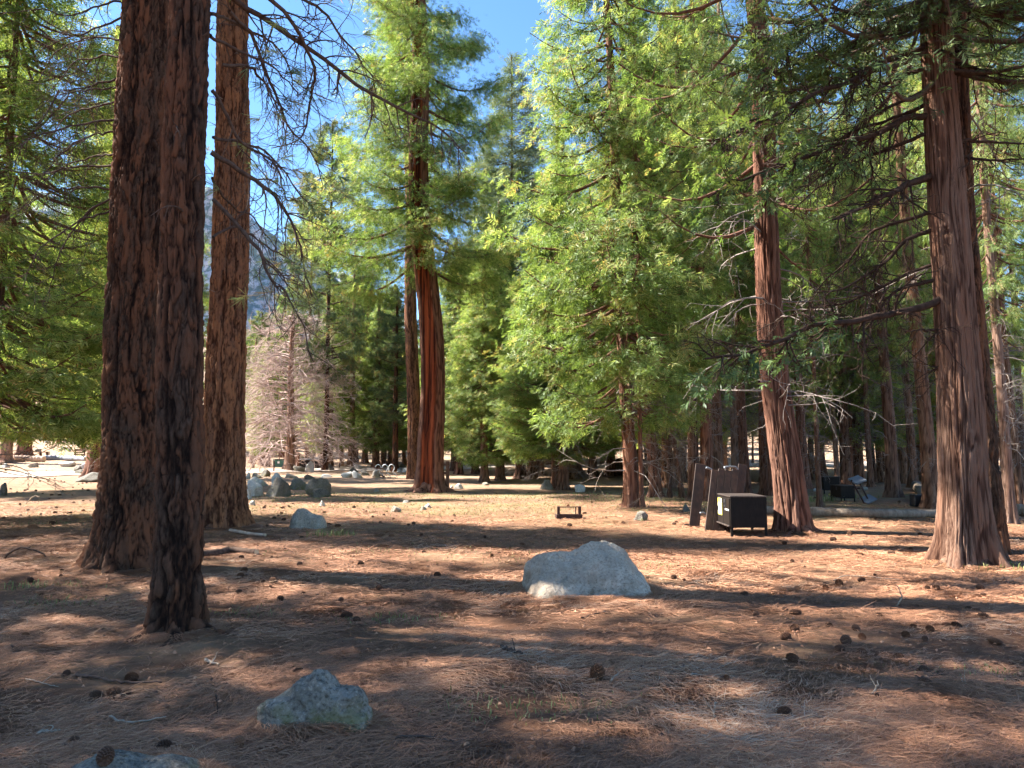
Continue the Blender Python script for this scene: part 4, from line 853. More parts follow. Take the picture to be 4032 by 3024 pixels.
loft_rock('rock', 1202, 2082, ([0, .1, .22, .36, .5, .6, .72, .9, 1], [.3, .72, .98, 1, .86, .74, .70, .62, .34]), 'rock_grey', 'smooth pale rock with a beak like right end, right of the sunlit pine', 12, 142, 78, .7, .4, .5, rough=.018)
RK = [  # cx, base y, w, h, material, label
 (1084, 1956, 112, 74, 'rock_dark', 'big dark pyramid shaped rock in the rock pile, lichen at its foot'),
 (1008, 1914, 82, 36, 'rock_pale', 'pale lying rock at the upper left of the rock pile'),
 (1000, 1954, 66, 60, 'rock_pale', 'pale upright rock left of the dark pyramid shaped rock'),
 (977, 1965, 24, 38, 'rock_pale', 'yellowish rock touching the sunlit pine at the left end of the pile'),
 (1096, 1925, 74, 62, 'rock_pale', 'pale double humped rock just behind the dark pyramid shaped rock'),
 (1170, 1928, 74, 46, 'rock_blue', 'rounded blue grey rock in the middle of the rock pile'),
 (1240, 1956, 100, 72, 'rock_blue', 'big slanting blue grey slab at the right end of the rock pile'),
 (1262, 1958, 62, 34, 'rock_dark', 'low dark rock leaning on the front of the slanting slab'),
 (1010, 1882, 42, 20, 'rock_dark', 'low dark blue rock behind the pile, left one'),
 (1038, 1877, 42, 30, 'rock_blue', 'grey wedge shaped rock behind the left of the pile'),
 (974, 1886, 24, 26, 'rock_pale', 'pale rock beside the sunlit pine, beyond the pile'),
 (1144, 1883, 50, 20, 'rock_grey', 'flat grey rock beyond the middle of the pile'),
 (1218, 1888, 44, 20, 'rock_dark', 'low dark rock beyond the right of the pile'),
 (1283, 1881, 42, 14, 'rock_pale', 'flat white rock lying alone right of the pile'),
 (1217, 1859, 38, 44, 'rock_pale', 'upright light rock in front of the brown far locker'),
 (1176, 1858, 48, 24, 'rock_blue', 'flat slab left of the upright light rock by the far locker'),
 (1297, 1853, 34, 27, 'rock_dark', 'dark blocky rock below the thick dark trunk'),
 (1363, 1881, 46, 23, 'rock_pale', 'white wedge shaped rock, left of two by the dirt road'),
 (1404, 1882, 44, 28, 'rock_pale', 'white pointed rock, right of two by the dirt road'),
 (1388, 1861, 38, 22, 'rock_blue', 'grey rock behind the two white ones by the road'),
 (1406, 1850, 36, 22, 'rock_pale', 'cream rock topmost behind the two white ones'),
 (1438, 1873, 46, 20, 'rock_blue', 'blue grey low rock left of the bent metal rack'),
 (1480, 1881, 38, 30, 'rock_grey', 'pinkish grey rock touching the bent metal rack'),
 (1571, 1859, 20, 14, 'rock_pale', 'small white rock right of the bent metal rack'),
 (1594, 1859, 22, 16, 'rock_pale', 'small white rock close to the plated pine foot'),
 (1585, 1843, 34, 18, 'rock_dark', 'dark rock behind the two small white ones'),
 (1480, 1938, 26, 17, 'rock_grey', 'small grey rock alone on the sunny ground left of the giant cedar'),
 (1556, 2016, 42, 24, 'rock_grey', 'grey stone in the striped shade in front of the giant cedar, left one'),
 (1668, 2009, 30, 16, 'rock_grey', 'grey half of the two tone stones below the giant cedar'),
 (1684, 1999, 28, 16, 'rock_pale', 'white half of the two tone stones below the giant cedar'),
 (1597, 1980, 24, 11, 'rock_pale', 'small cream stone on the greenish ground'),
 (1269, 1994, 22, 24, 'rock_pale', 'small white stone standing up right of the pile'),
 (990, 1989, 26, 18, 'rock_pale', 'white stone at the right foot of the sunlit pine'),
 (1806, 1925, 38, 21, 'rock_pale', 'white rock right of the giant cedar foot'),
 (1778, 1922, 14, 10, 'rock_pale', 'tiny white rock beside the wooden sign posts'),
 (1912, 1911, 28, 12, 'rock_grey', 'flat grey rock at the foot of the dark cone shaped cedar'),
 (2152, 1927, 60, 38, 'rock_grey', 'leaning grey rock at the foot of the twin cedars'),
 (2284, 1938, 42, 30, 'rock_pale', 'pale chunky rock right of the twin cedars'),
 (2524, 2053, 60, 40, 'rock_blue', 'round grey rock with dark foot right of the fire ring'),
 (1830, 1838, 46, 26, 'rock_pale', 'white boulder far behind the giant cedar'),
 (2706, 2016, 36, 34, 'rock_dark', 'dark rock just left of the lone leaning plank'),
 (1652, 1925, 14, 14, 'rock_pale', 'small pale rock touching the left foot of the giant cedar'),
 (330, 1899, 140, 38, 'rock_dark', 'broad flat dark boulder beside the split red cedar at left'),
 (122, 1842, 38, 20, 'rock_grey', 'grey rock in front of the pale log bench'),
 (14, 1843, 30, 18, 'rock_pale', 'white rock at the left edge below the log bench'),
 (258, 1838, 58, 20, 'rock_pale', 'long white rock left in the little heap by the slatted bench'),
 (300, 1856, 32, 24, 'rock_blue', 'bluish rock in the little heap by the slatted bench'),
 (330, 1847, 34, 24, 'rock_pale', 'white rock right in the little heap by the slatted bench'),
 (314, 1868, 60, 20, 'rock_blue', 'low bluish slab at the front of the little heap'),
 (142, 1782, 30, 16, 'rock_grey', 'rock behind the two logs, left one'),
 (244, 1771, 18, 14, 'rock_pale', 'rounded rock on the slope behind the dark log'),
 (264, 1778, 26, 12, 'rock_pale', 'pointed pale rock on the slope behind the dark log'),
 (52, 1721, 22, 14, 'rock_pale', 'white rock up the slope at far left'),
 (4, 1953, 34, 50, 'rock_dark', 'dark rock cut by the left edge'),
 (3212, 1935, 16, 12, 'rock_pale', 'white stone by the far lockers'),
 (3408, 1930, 30, 14, 'rock_grey', 'grey stone right of the tilted metal frame'),
 (3122, 2103, 28, 9, 'rock_grey', 'small flat stone at the foot of the leaning red cedar'),
]
for i, (cx, by, w_, h_, mt, lab) in enumerate(RK):
    rock(cx, by, w_, h_, mt, lab, seed=60 + i, sub=4)
# tiny far rocks across the slope behind the road
rr_ = random.Random(5)
for i in range(34):
    sx, sy = rr_.uniform(1240, 1620), rr_.uniform(1780, 1838)
    rock(sx, sy, rr_.uniform(8, 22), rr_.uniform(5, 13), rr_.choice(['rock_pale', 'rock_pale', 'rock_grey']), 'small rock on the ground beyond the dirt road', 'small rocks beyond the dirt road', seed=200 + i, sub=4)
for i in range(26):
    sx, sy = rr_.uniform(0, 360), rr_.uniform(1690, 1800)
    rock(sx, sy, rr_.uniform(8, 24), rr_.uniform(5, 13), rr_.choice(['rock_pale', 'rock_pale', 'rock_grey']), 'small rock scattered on the sunny slope at far left', 'small rocks on the left slope', seed=240 + i, sub=4)

# ------------------------------------------------------------------ furniture of the camp
def locker(sx, sy, w_src, label, rz=0., notice=True, L=1.2, Hb=None):
    """steel food locker on legs; sx, sy = foot of its near left corner; the door side faces left"""
    p = at(sx, sy); W = m_of(w_src, p[1]); k = W / .84; D = L * k; Hl = .20 * k; Hb = (Hb or .70) * k
    t = thing('food_locker', p, label, 'food locker', rz=rz)
    MB().box((W / 2, D / 2, Hl + Hb / 2), (W - .01, D - .01, Hb), bev=.008).build('body', M['locker'], t)
    MB().box((W / 2, D / 2, Hl + Hb + .012 * k), (W + .03 * k, D + .03 * k, .028 * k), bev=.005).box((W / 2, D / 2, Hl + Hb + .03 * k), (W * .96, D * .96, .006), bev=.002).build('lid', M['locker_top'], t)
    for x, y in ((.025, .025), (W - .025, .025), (.025, D - .025), (W - .025, D - .025)):
        MB().box((x, y, (Hl + Hb) / 2 - .01), (.055 * k, .055 * k, Hl + Hb - .015), bev=.004).build('leg', M['locker'], t)
    for y0, y1 in ((.03, .495), (.505, .97)):
        d = MB().box((-.008, D * (y0 + y1) / 2, Hl + Hb * .5), (.018, D * (y1 - y0), Hb * .90), bev=.004).build('door', M['locker'], t)
    MB().box((-.03, D / 2, Hl + .035 * k), (.04, D * .98, .03 * k), bev=.004).build('sill', M['locker_top'], t)
    MB().box((-.022, D * .36, Hl + Hb * .78), (.012, .16 * k, .18 * k), bev=.004).tube([(-.03, D * .33, Hl + Hb * .80), (-.05, D * .36, Hl + Hb * .76), (-.03, D * .39, Hl + Hb * .72)], .009 * k).build('latch', M['black'], t)
    if notice:
        n = MB().box((-.021, D * .76, Hl + Hb * .62), (.004, D * .33, Hb * .58), bev=.001).build('notice', M['yellow'], t)
        MB().box((-.0245, D * .77, Hl + Hb * .56), (.004, D * .25, Hb * .38), bev=.001).build('white_panel', M['white'], n)
        MB().box((-.0245, D * .76, Hl + Hb * .93), (.004, D * .33, Hb * .035), bev=.001).build('dark_header', M['black'], n)
        MB().box((-.025, D * .645, Hl + Hb * .82), (.004, D * .06, Hb * .16), bev=.001).build('white_tab', M['white'], n)
        MB().box((-.0275, D * .88, Hl + Hb * .55), (.004, D * .07, Hb * .13), bev=.03).build('dark_mark', M['black'], n)
        mb = MB()
        for i in range(11): mb.box((-.0275, D * (.74 + .01 * (i % 3)), Hl + Hb * (.72 - .03 * i)), (.003, D * (.16 - .02 * (i % 4)), Hb * .008), bev=.0005)
        mb.build('small_print', M['ink'], n)
        MB().box((-.020, D * .20, Hl + Hb * .57), (.004, D * .30, Hb * .05), bev=.001).build('white_strip', M['white'], t)
    return t
locker(2879, 2113, 141, 'dark brown steel food locker on legs with a yellow notice on its door side', rz=R(-1.5), L=1.15)
locker(3313, 1977, 58, 'brown metal food locker of the far camp, nearer one of two', rz=R(4), notice=False)
t = locker(3244, 1946, 62, 'dark food locker of the far camp, further one of two', rz=R(-6), notice=False)

def planks_table():
    Y0 = 15.9; base = at(2790, 2092); t = thing('picnic_table', base, 'wooden picnic table stood on end beside the food locker, grey pipe frame at its back', 'picnic table')
    B = np.array(base); L = lambda sx, sy, Y: dep(sx, sy, Y) - B
    g = lambda x, y: np.array([x, y])
    def panel(BL, BR, TR, TL, n, name, mat, th=.045):
        BL, BR, TR, TL = [np.array(v) for v in (BL, BR, TR, TL)]; nn = nrm(np.cross(BR - BL, TL - BL))
        for i in range(n):
            a = BL + (BR - BL) * (i + .5) / n; b_ = TL + (TR - TL) * (i + .5) / n; w_ = np.linalg.norm(np.cross(BR - BL, nrm(b_ - a))) / n - .006
            MB().bar(a, b_ + (b_ - a) * (.012 if i % 2 else 0), w_, th, up=nn, bev=.005).build(name, M[mat], t)
    y0 = base[1]
    BL, BR = L(2774, 2098, y0), L(2886, 2094, y0 + .02); BL[2] = BR[2] = .0
    panel(BL, BR, L(2908, 1852, y0 + .55), L(2801, 1851, y0 + .53), 4, 'tabletop_plank', 'plank')
    BL, BR = L(2880, 2080, y0 + .5), L(2916, 2080, y0 + .5); BL[2] = BR[2] = 0.
    panel(BL, BR, L(2943, 1829, y0 + .95), L(2905, 1829, y0 + .95), 1, 'seat_plank', 'plank')
    for pts in ([(2780, 1842), (2802, 1850), (2805, 1880), (2800, 1960)], [(2856, 1848), (2853, 1841), (2862, 1838), (2895, 1839), (2905, 1850)], [(2756, 2020), (2775, 2022), (2790, 2045), (2796, 2075)]):
        P = [L(x, y, base[1] + .72) for x, y in pts]
        MB().tube(spline(P, 18), .024).build('pipe_frame', M['pipe'], t, True)
    return t
planks_table()
b = at(2733, 2076); t = thing('plank', b, 'single wide brown plank leaning upright left of the upended picnic table', 'plank')
a_ = dep(2733, 2076, b[1]) - b; b_ = dep(2759, 1828, b[1] + .35) - b
MB().bar(a_ * [1, 1, 0], b_, m_of(40, b[1]), .05, up=(-.12, -1, 0), bev=.006).build('board', M['plank'], t)
MB().tube(spline([b_ * .97 + [.03, .05, 0], b_ * .96 + [.2, .1, -.02], b_ * .9 + [.3, .1, 0]], 8), .02).build('pipe', M['pipe'], t, True)
MB().box((-.10, .12, .03), (.22, .05, .06), rz=.4).build('foot', M['rust'], t)

# fire grate
p = at(2239, 2041); k = m_of(100, p[1]); t = thing('fire_grate', p, 'low rusty steel fire grate with square posts and a top bar on the open ground', 'fire grate', rz=.06)
MB().box((0, -.25 * k, .085 * k), (k, .03, .17 * k)).box((0, .25 * k, .075 * k), (k, .03, .15 * k)).box((-.485 * k, 0, .08 * k), (.03, .5 * k, .16 * k)).box((.485 * k, 0, .08 * k), (.03, .5 * k, .16 * k)).build('fire_box', M['rust'], t)
for x in (-.42, .40): MB().box((x * k, -.2 * k, .24 * k), (.11 * k, .09 * k, .47 * k)).build('post', M['rust'], t)
MB().box((.30 * k, .15 * k, .22 * k), (.04 * k, .05 * k, .42 * k)).build('rear_post', M['rust'], t)
MB().box((0, -.2 * k, .45 * k), (.92 * k, .05 * k, .035 * k)).build('top_bar', M['rust'], t)

# fallen logs
def log(pts, r, mat, label, name='fallen_log', seed=1, cut=False, bands=True):
    P = np.array(pts, float); c = spline(P, 60); n = len(c); rg = np.random.default_rng(seed); rr = r * (1 + .07 * np.sin(np.arange(n) * .9) + .05 * rg.normal(size=n)) * np.linspace(1, .82, n)
    loc = P[0].copy(); V, F = tubes((c - loc)[None], rr[None], 18, False); d = (fbm(V * np.array([3, 3, 3.]) , 4, seed) - .5) * r * .35
    cc = np.repeat(c - loc, 18, 0); V = V + nrm(V - cc) * d[:, None]; t = thing(name, loc, label, 'log'); mk('stem', V, F, M[mat], t)
    V2 = V.reshape(n, 18, 3); mb = MB()
    for e in (0, n - 1):
        m = V2[e].mean(0); mb.add(np.vstack([V2[e], m + (c[0] - c[1] if e == 0 else c[1] - c[0]) * .05]), [[[i, (i + 1) % 18, 18] for i in range(18)]])
    mb.build('cut_end', M['cut_wood'], t)
    return t
def lp(l, r): return [at(*q_) + np.array([0, 0, r * .9]) for q_ in l]
log(lp([(2990, 2026), (3120, 2030), (3320, 2037), (3500, 2041), (3720, 2040)], .13), .13, 'log_grey', 'long grey fallen log lying level between the leaning cedar and the stout right cedar', seed=3)
log(lp([(3606, 1928), (3625, 1950), (3652, 2000)], .2), .20, 'log_grey', 'short thick log receding into the wood, its pale sawn end lit', seed=4)
log(lp([(3470, 1897), (3560, 1893), (3720, 1897)], .2), .2, 'log_grey', 'distant grey log lying behind the far trunks at right', seed=5)
log(lp([(4000, 2030), (4080, 2034), (4200, 2034)], .16), .16, 'log_grey', 'dark log end at the right edge of the picture', seed=6)
log(lp([(48, 1819), (110, 1818), (174, 1820)], .3), .30, 'log_pale', 'pale peeled log bench on blocks at left', name='log_bench', seed=7)
log(lp([(176, 1812), (250, 1813), (340, 1816)], .22), .26, 'bluegrey', 'dark blue grey log end to end with the pale log bench', name='log_bench', seed=8)
log(lp([(380, 2210), (820, 2190), (905, 2178), (1010, 2186)], .05), .06, 'limb_dark', 'dark mossy rotten branch behind the nearest pine trunk', name='fallen_branch', seed=9)
log(lp([(905, 2092), (980, 2106), (1045, 2112)], .03), .035, 'log_pale', 'white peeled stick at the foot of the sunlit pine', name='fallen_branch', seed=10)

# far camp odds and ends at right: a tilted table frame
p = at(3400, 1982); t = thing('folding_table', p, 'tilted metal frame table with a pale blue top slanting up, far camp', 'table'); B = np.array(p); L = lambda x, y, dy=0: dep(x, y, p[1] + dy) - B
MB().bar(L(3354, 1897), L(3396, 1882), .5, .05, up=(0, -.3, 1)).build('table_top', M['bluegrey'], t)
MB().bar(L(3400, 1974), L(3438, 1956), .45, .05, up=(0, -.3, 1)).build('lower_bench', M['bluegrey'], t)
for a_, b_ in (((3352, 1890), (3402, 1980)), ((3380, 1892), (3424, 1978)), ((3362, 1925), (3385, 1922))):
    MB().tube([L(*a_), L(*b_)], .028, 6).build('frame_bar', M['rust'], t)
p = at(3620, 1996); t = thing('metal_box', p, 'small black box on the ground beside the receding log', 'box'); MB().box((0, 0, .2), (.42, .35, .36), bev=.02).build('body', M['black'], t); MB().box((.32, 0, .05), (.5, .3, .06)).build('base_plate', M['rust'], t)

# wooden sign seen behind the giant cedar
p = at(1762, 1926); k = m_of(1, p[1]); t = thing('wooden_sign', p, 'reddish brown wooden sign posts peeping out right of the giant cedar', 'sign')
for x, h_ in ((0, 108), (-34, 100)): MB().box((x * k, 0, h_ * k / 2), (13 * k, .12, h_ * k)).build('post', M['board'], t)
for z in (96, 62): MB().box((-17 * k, -.075, z * k), (40 * k, .03, 9 * k)).build('rail', M['board'], t)
# dumpster
p = at(1074, 1841); k = m_of(1, p[1]); t = thing('dumpster', p, 'green steel dumpster with a white sticker among the far trunks', 'dumpster')
MB().box((27 * k, .7, 16 * k), (54 * k, 1.4, 29 * k), bev=.03).build('bin', M['green_paint'], t); MB().box((27 * k, .7, 32 * k), (56 * k, 1.5, 2.6 * k), bev=.02).build('lid', M['black'], t)
MB().box((22 * k, -.012, 20 * k), (8 * k, .02, 8 * k)).build('sticker', M['white'], t)
MB().box((56 * k, .7, 20 * k), (4 * k, .2, 18 * k)).build('fork_pocket', M['green_paint'], t)
# large far locker
p = at(1180, 1847); k = m_of(1, p[1]); t = thing('storage_bin', p, 'wide brown storage bin with a bluish lid behind the rocks', 'storage bin')
MB().box((37 * k, .6, 17 * k), (74 * k, 1.2, 30 * k), bev=.02).build('body', M['locker'], t); MB().box((37 * k, .6, 38 * k), (78 * k, 1.4, 3 * k)).build('lid', M['bluegrey'], t)
for x in (2, 72): MB().box((x * k, .02, 19 * k), (4 * k, .1, 38 * k)).build('post', M['locker'], t)
MB().box((37 * k, .7, 35 * k), (74 * k, .9, 4 * k)).build('rear_wall', M['plank'], t)
# notice board, posts
p = at(1080, 1830); k = m_of(1, p[1] + 1); t = thing('notice_board', p + [0, 2.2, 0], 'brick red notice board standing behind the green dumpster', 'sign')
MB().box((0, 0, 42 * k), (16 * k, .08, 30 * k)).build('board', M['board'], t); MB().box((0, 0, 59 * k), (18 * k, .14, 3 * k)).build('top_cap', M['white'], t)
for x in (-9, 9): MB().box((x * k, .05, 25 * k), (2.5 * k, .1, 50 * k)).build('post', M['board'], t)
for sx, sy, h_, w_, mt, lab in ((998, 1843, 45, 7, 'log_grey', 'weathered grey post right of the sunlit pine'), (1078, 1857, 42, 4, 'rust', 'thin rusty post in front of the green dumpster'), (1062, 1838, 50, 4, 'board', 'thin red post left of the green dumpster'),
                               (1032, 1836, 36, 3, 'board', 'thin red post left of the reddish trunk'), (1171, 1842, 58, 14, 'board', 'stout brown post at the left end of the brown storage bin'), (1337, 1845, 22, 4, 'rust', 'short dark post by the white rocks'), (1543, 1853, 10, 8, 'board', 'low brown block behind the bent metal rack')):
    p = at(sx, sy); k = m_of(1, p[1]); o = MB().box((0, 0, h_ * k / 2 - .03), (w_ * k, w_ * k, h_ * k + .06), bev=.01).add(*(lambda v: (v, [[[0, 1, 4], [1, 2, 4], [2, 3, 4], [3, 0, 4]]]))(np.array([[-1, -1, 0], [1, -1, 0], [1, 1, 0], [-1, 1, 0], [0, 0, .5]]) * w_ * k * .49 + np.array([0, 0, h_ * k + .002]))).build('post', M[mt]); o.location = p; tag(o, lab, 'post')
# bent metal rack of loops with its plank
p = at(1510, 1878); k = m_of(1, p[1]); t = thing('overturned_table', p, 'overturned picnic table, its pale metal pipe loops in the air', 'picnic table')
for x0, dy in ((-34, 0), (-10, .25), (14, .5)):
    P = [(x0 * k, dy, 20 * k), ((x0 + 3) * k, dy, 42 * k), ((x0 + 14) * k, dy, 48 * k), ((x0 + 24) * k, dy, 36 * k), ((x0 + 18) * k, dy, 18 * k), ((x0 + 28) * k, dy, 12 * k), ((x0 + 34) * k, dy, 0)]
    MB().tube(spline(P, 26), 1.5 * k, 7).build('pipe_loop', M['white'], t, True)
MB().bar((-38 * k, 0, 36 * k), (-6 * k, .2, 32 * k), .4, 4 * k).build('seat_plank', M['board'], t)
MB().bar((-26 * k, -.4, 14 * k), (8 * k, -.3, 1 * k), .8, 4 * k).build('table_plank', M['rust'], t)
# slatted bench at left
p = at(312, 1812); k = m_of(1, p[1]); t = thing('slatted_bench', p, 'brown slatted bench back in front of the sunny slope at left', 'bench')
for z in (14, 22, 30, 38): MB().box((0, 0, z * k), (44 * k, .06, 4.5 * k)).build('slat', M['board'], t)
for x in (-18, 18): MB().box((x * k, .06, 20 * k), (3 * k, .08, 42 * k)).build('post', M['rust'], t)
p = at(320, 1775); k = m_of(1, p[1]); t = thing('plank_bench', p, 'low brown plank lying on two feet behind the slatted bench', 'bench'); MB().box((0, 0, 6 * k), (44 * k, .3, 3 * k)).build('seat', M['board'], t)
for x in (-15, 15): MB().box((x * k, 0, 2 * k), (3 * k, .25, 5 * k)).build('leg', M['board'], t)
p = at(140, 1805); k = m_of(1, p[1]); t = thing('table', p + [0, 1.2, 0], 'small reddish table standing behind the gap between the two logs', 'table'); MB().box((0, 0, 24 * k), (34 * k, .6, 4 * k)).build('table_top', M['board'], t)
for x in (-13, 13): MB().box((x * k, 0, 11 * k), (4 * k, .3, 22 * k)).build('leg', M['board'], t)
# brown hut between the far trunks
p = at(2440, 1872); k = m_of(1, p[1]); t = thing('wooden_hut', p, 'low brown board hut half hidden behind the sunlit orange cedar', 'hut')
mb = MB().box((60 * k, 1.2, 30 * k), (150 * k, 2.2, 60 * k))
for i in range(24): mb.box(((-12 + i * 6.2) * k, .08, 30 * k), (3.4 * k, .06, 58 * k), bev=.008)
mb.build('wall', M['fence'], t); MB().box((60 * k, 1.2, 62 * k), (162 * k, 2.8, 4 * k)).build('roof', M['locker'], t)
mb = MB()
for i in range(6): mb.box((-4 * k, -.01, (10 + 8 * i) * k), (22 * k, .03, 1.6 * k), bev=.003)
for i in range(4): mb.box(((-13 + 6 * i) * k, -.03, 30 * k), (1.6 * k, .03, 46 * k), bev=.003)
mb.build('lattice', M['log_grey'], t)

# ------------------------------------------------------------------ ground litter
def needle_litter(n, y0, y1, wmul, seed, z0=.004):
    rg = np.random.default_rng(seed); y = 1 / (1 / y0 + (1 / y1 - 1 / y0) * rg.random(n)); y = y0 + (y1 - y0) * ((y - y0) / (y1 - y0)) ** .85; x = (rg.random(n) * 2 - 1) * (y * .74 + .6)
    p = np.stack([x * 1.5, y * 1.5, x * 0], -1); fld = (fbm(p, 3, 61) - .5) * 9 + rg.normal(size=n) * 1.15
    keep = fbm(np.stack([x * .9, y * .9, x * 0], -1), 3, 77) + rg.normal(size=n) * .10 > .40; x, y, fld = x[keep], y[keep], fld[keep]; n = len(x)
    L = rg.uniform(.07, .19, n); w_ = rg.uniform(.0007, .0013, n) * (1 + y * .10) * wmul; b = rg.normal(size=n) * .45; d0 = np.stack([np.cos(fld), np.sin(fld)], -1); d1 = np.stack([np.cos(fld + b), np.sin(fld + b)], -1)
    P0 = np.stack([x, y], -1); P1 = P0 + d0 * L[:, None] * .5; P2 = P1 + d1 * L[:, None] * .5
    za = rg.random(n) * .014; ri = rg.normal(size=n) * .12; zz = [za, za + np.abs(ri) * L * .5, za + np.maximum(ri, -.05) * L]
    V = []
    for P, d, z, f in ((P0, d0, zz[0], 1.), (P1, (d0 + d1) / 2, zz[1], 1.), (P2, d1, zz[2], .5)):
        s = np.stack([-d[:, 1], d[:, 0]], -1) * (w_ * f)[:, None]; g = gz(P[:, 0], P[:, 1]) + z0 + z
        V += [np.concatenate([P - s, g[:, None]], -1), np.concatenate([P + s, (g + w_ * .8)[:, None]], -1)]
    V = np.stack(V, 1); i = np.arange(n)[:, None] * 6; F = np.concatenate([i + [0, 1, 3, 2], i + [2, 3, 5, 4]])
    patch = fbm(np.stack([x * .7, y * .7, x * 0 + 9], -1), 3, 90); r = np.clip(.25 + .55 * rg.random(n) + (patch - .5) * .9, 0, 1)
    return V.reshape(-1, 3), F, np.repeat(r, 6)
V1, F1, R1 = needle_litter(230000, 2.6, 9, 1., 101); V2, F2, R2 = needle_litter(120000, 8, 26, 1.5, 102)
def banked(objs, n, seed):
    rg = np.random.default_rng(seed); VV = []
    for o, k in objs:
        if isinstance(o, tuple): c = o[0]; hx = hy = o[1]
        else: bb = np.array([o.matrix_world @ Vector(c) for c in o.bound_box]); c = bb.mean(0); hx, hy = (bb[:, 0].max() - bb[:, 0].min()) / 2, (bb[:, 1].max() - bb[:, 1].min()) / 2
        a = rg.random(k) * 6.283; rr = 1.0 + np.abs(rg.normal(size=k)) * .16 - .05; x = c[0] + np.cos(a) * hx * rr; y = c[1] + np.sin(a) * hy * rr; t = a + 1.57 + rg.normal(size=k) * .7; L = rg.uniform(.06, .17, k); w_ = .0012 * (1 + y * .1)
        d = np.stack([np.cos(t), np.sin(t)], -1); z = gz(x, y) + .05 * np.exp(-((rr - 1) / .18) ** 2) * rg.random(k) + .006
        s = np.stack([-d[:, 1], d[:, 0]], -1) * w_[:, None]; q = np.stack([x, y], -1); b = d[:, ::-1] * np.array([-1, 1]) * (rg.normal(size=k) * .12 * L)[:, None]; m = q + d * (L / 2)[:, None] + b; e = q + d * L[:, None]
        V = np.stack([np.c_[q - s, z], np.c_[q + s, z], np.c_[m - s, z + .008], np.c_[m + s, z + .008], np.c_[e - s * .5, z], np.c_[e + s * .5, z]], 1); VV.append(V.reshape(-1, 3))
    V = np.concatenate(VV); i = np.arange(len(V) // 6)[:, None] * 6
    return V, np.concatenate([i + [0, 1, 3, 2], i + [2, 3, 5, 4]]), np.repeat(.3 + .6 * rg.random(len(V) // 6), 6)
def roots(t, cen_, r0, L0, mat, angs, seed):
    rg = np.random.default_rng(seed)
    for a in angs:
        L_ = L0 * rg.uniform(.7, 1.2); u_ = np.linspace(0, 1, 14); wob_ = np.cumsum(rg.normal(size=14) * .05); r_ = r0 * (.42 * (1 - u_) ** .9 + .05); d = r0 * .55 + u_ * (r0 * .75 + L_)
        x = np.cos(a + wob_ * u_) * d; y = np.sin(a + wob_ * u_) * d; g = gz(cen_[0] + x, cen_[1] + y) - cen_[2] + .02; z = g + r0 * .55 * (1 - u_) ** 2.2 - r_ * .45 - .01 * u_
        V, F = tubes(np.stack([x, y, z], -1)[None], r_[None], 16); n_ = (fbm(V * 9, 4, seed) - .5); cc = np.repeat(np.stack([x, y, z], -1), 16, 0); V = V + nrm(V - cc) * (n_ * r0 * .22)[:, None]
        mk('root', V, F, M[mat], t, {'bark': np.clip(.5 + n_ * 3, 0, 1), 'cell': np.full(len(V), .3)})
roots(tA2, pA2, .24, .30, 'pine_bark_dark', (-.25, -1.2, -2.2, 2.9), 1); roots(tA1, pA1, .38, .35, 'pine_bark_dark', (-2.9, -2.3, -1.5, -.6), 2); roots(tA3, pA3, .38, .35, 'pine_bark', (-.15, -1.0, -1.9, -2.8), 3)
roots(tB1, pB1, .36, .25, 'cedar_bark', (-.5, -1.3, -2.1, -2.8), 4); roots(tC, pC, .33, .3, 'cedar_bark_red', (-.2, -1.1, -2.0, -2.9), 5); roots(tD, pD, .6, .5, 'cedar_bark_red', (-.2, -1.2, -2.2, -3.0), 6)
bpy.context.view_layer.update()
V3, F3, R3 = banked([(o, 5200 if o.name.startswith('boulder') else 3200) for o in col.objects if o.name.split('.')[0] in ('boulder', 'stone')] + [((p_, float(r_(1.3)) * 1.45), 6500) for p_, r_ in ((pA1, rA1), (pA2, rA2), (pA3, rA3), (pB1, rB1), (pC, rC))], 0, 55)
F2 = np.concatenate([F2, F3 + len(V2)]); V2 = np.concatenate([V2, V3]); R2 = np.concatenate([R2, R3])
tag(mk('needle_litter', np.concatenate([V1, V2]), [F1, F2 + len(V1)], M['needles'], attrs={'rnd': np.concatenate([R1, R2])}, smooth=False), kind='stuff')
# sparse grass
def grass(n, spots, seed):
    rg = np.random.default_rng(seed); V = []; 
    i = rg.integers(0, len(spots), n); S = np.array(spots)[i]; P = S[:, :2] + rg.normal(size=(n, 2)) * S[:, 2:3] * np.array([1.5, .6]); h_ = S[:, 3] * rg.uniform(.4, 1.2, n); a = rg.random(n) * 6.28; d = np.stack([np.cos(a), np.sin(a)], -1); w_ = .0025 * (1 + P[:, 1] * .12)
    s = np.stack([-d[:, 1], d[:, 0]], -1) * w_[:, None]; g = gz(P[:, 0], P[:, 1]); tip = P + d * (h_ * rg.uniform(.2, .9, n))[:, None]; mid = (P + tip) / 2 - d * (h_ * .1)[:, None]
    V = np.stack([np.c_[P - s, g], np.c_[P + s, g], np.c_[mid + s * .8, g + h_ * .6], np.c_[mid - s * .8, g + h_ * .6], np.c_[tip, g + h_ * .85]], 1); k = np.arange(n)[:, None] * 5
    return V.reshape(-1, 3), [k + [0, 1, 2, 3], k + [3, 2, 4]], np.repeat(rg.random(n), 5)
gs = []
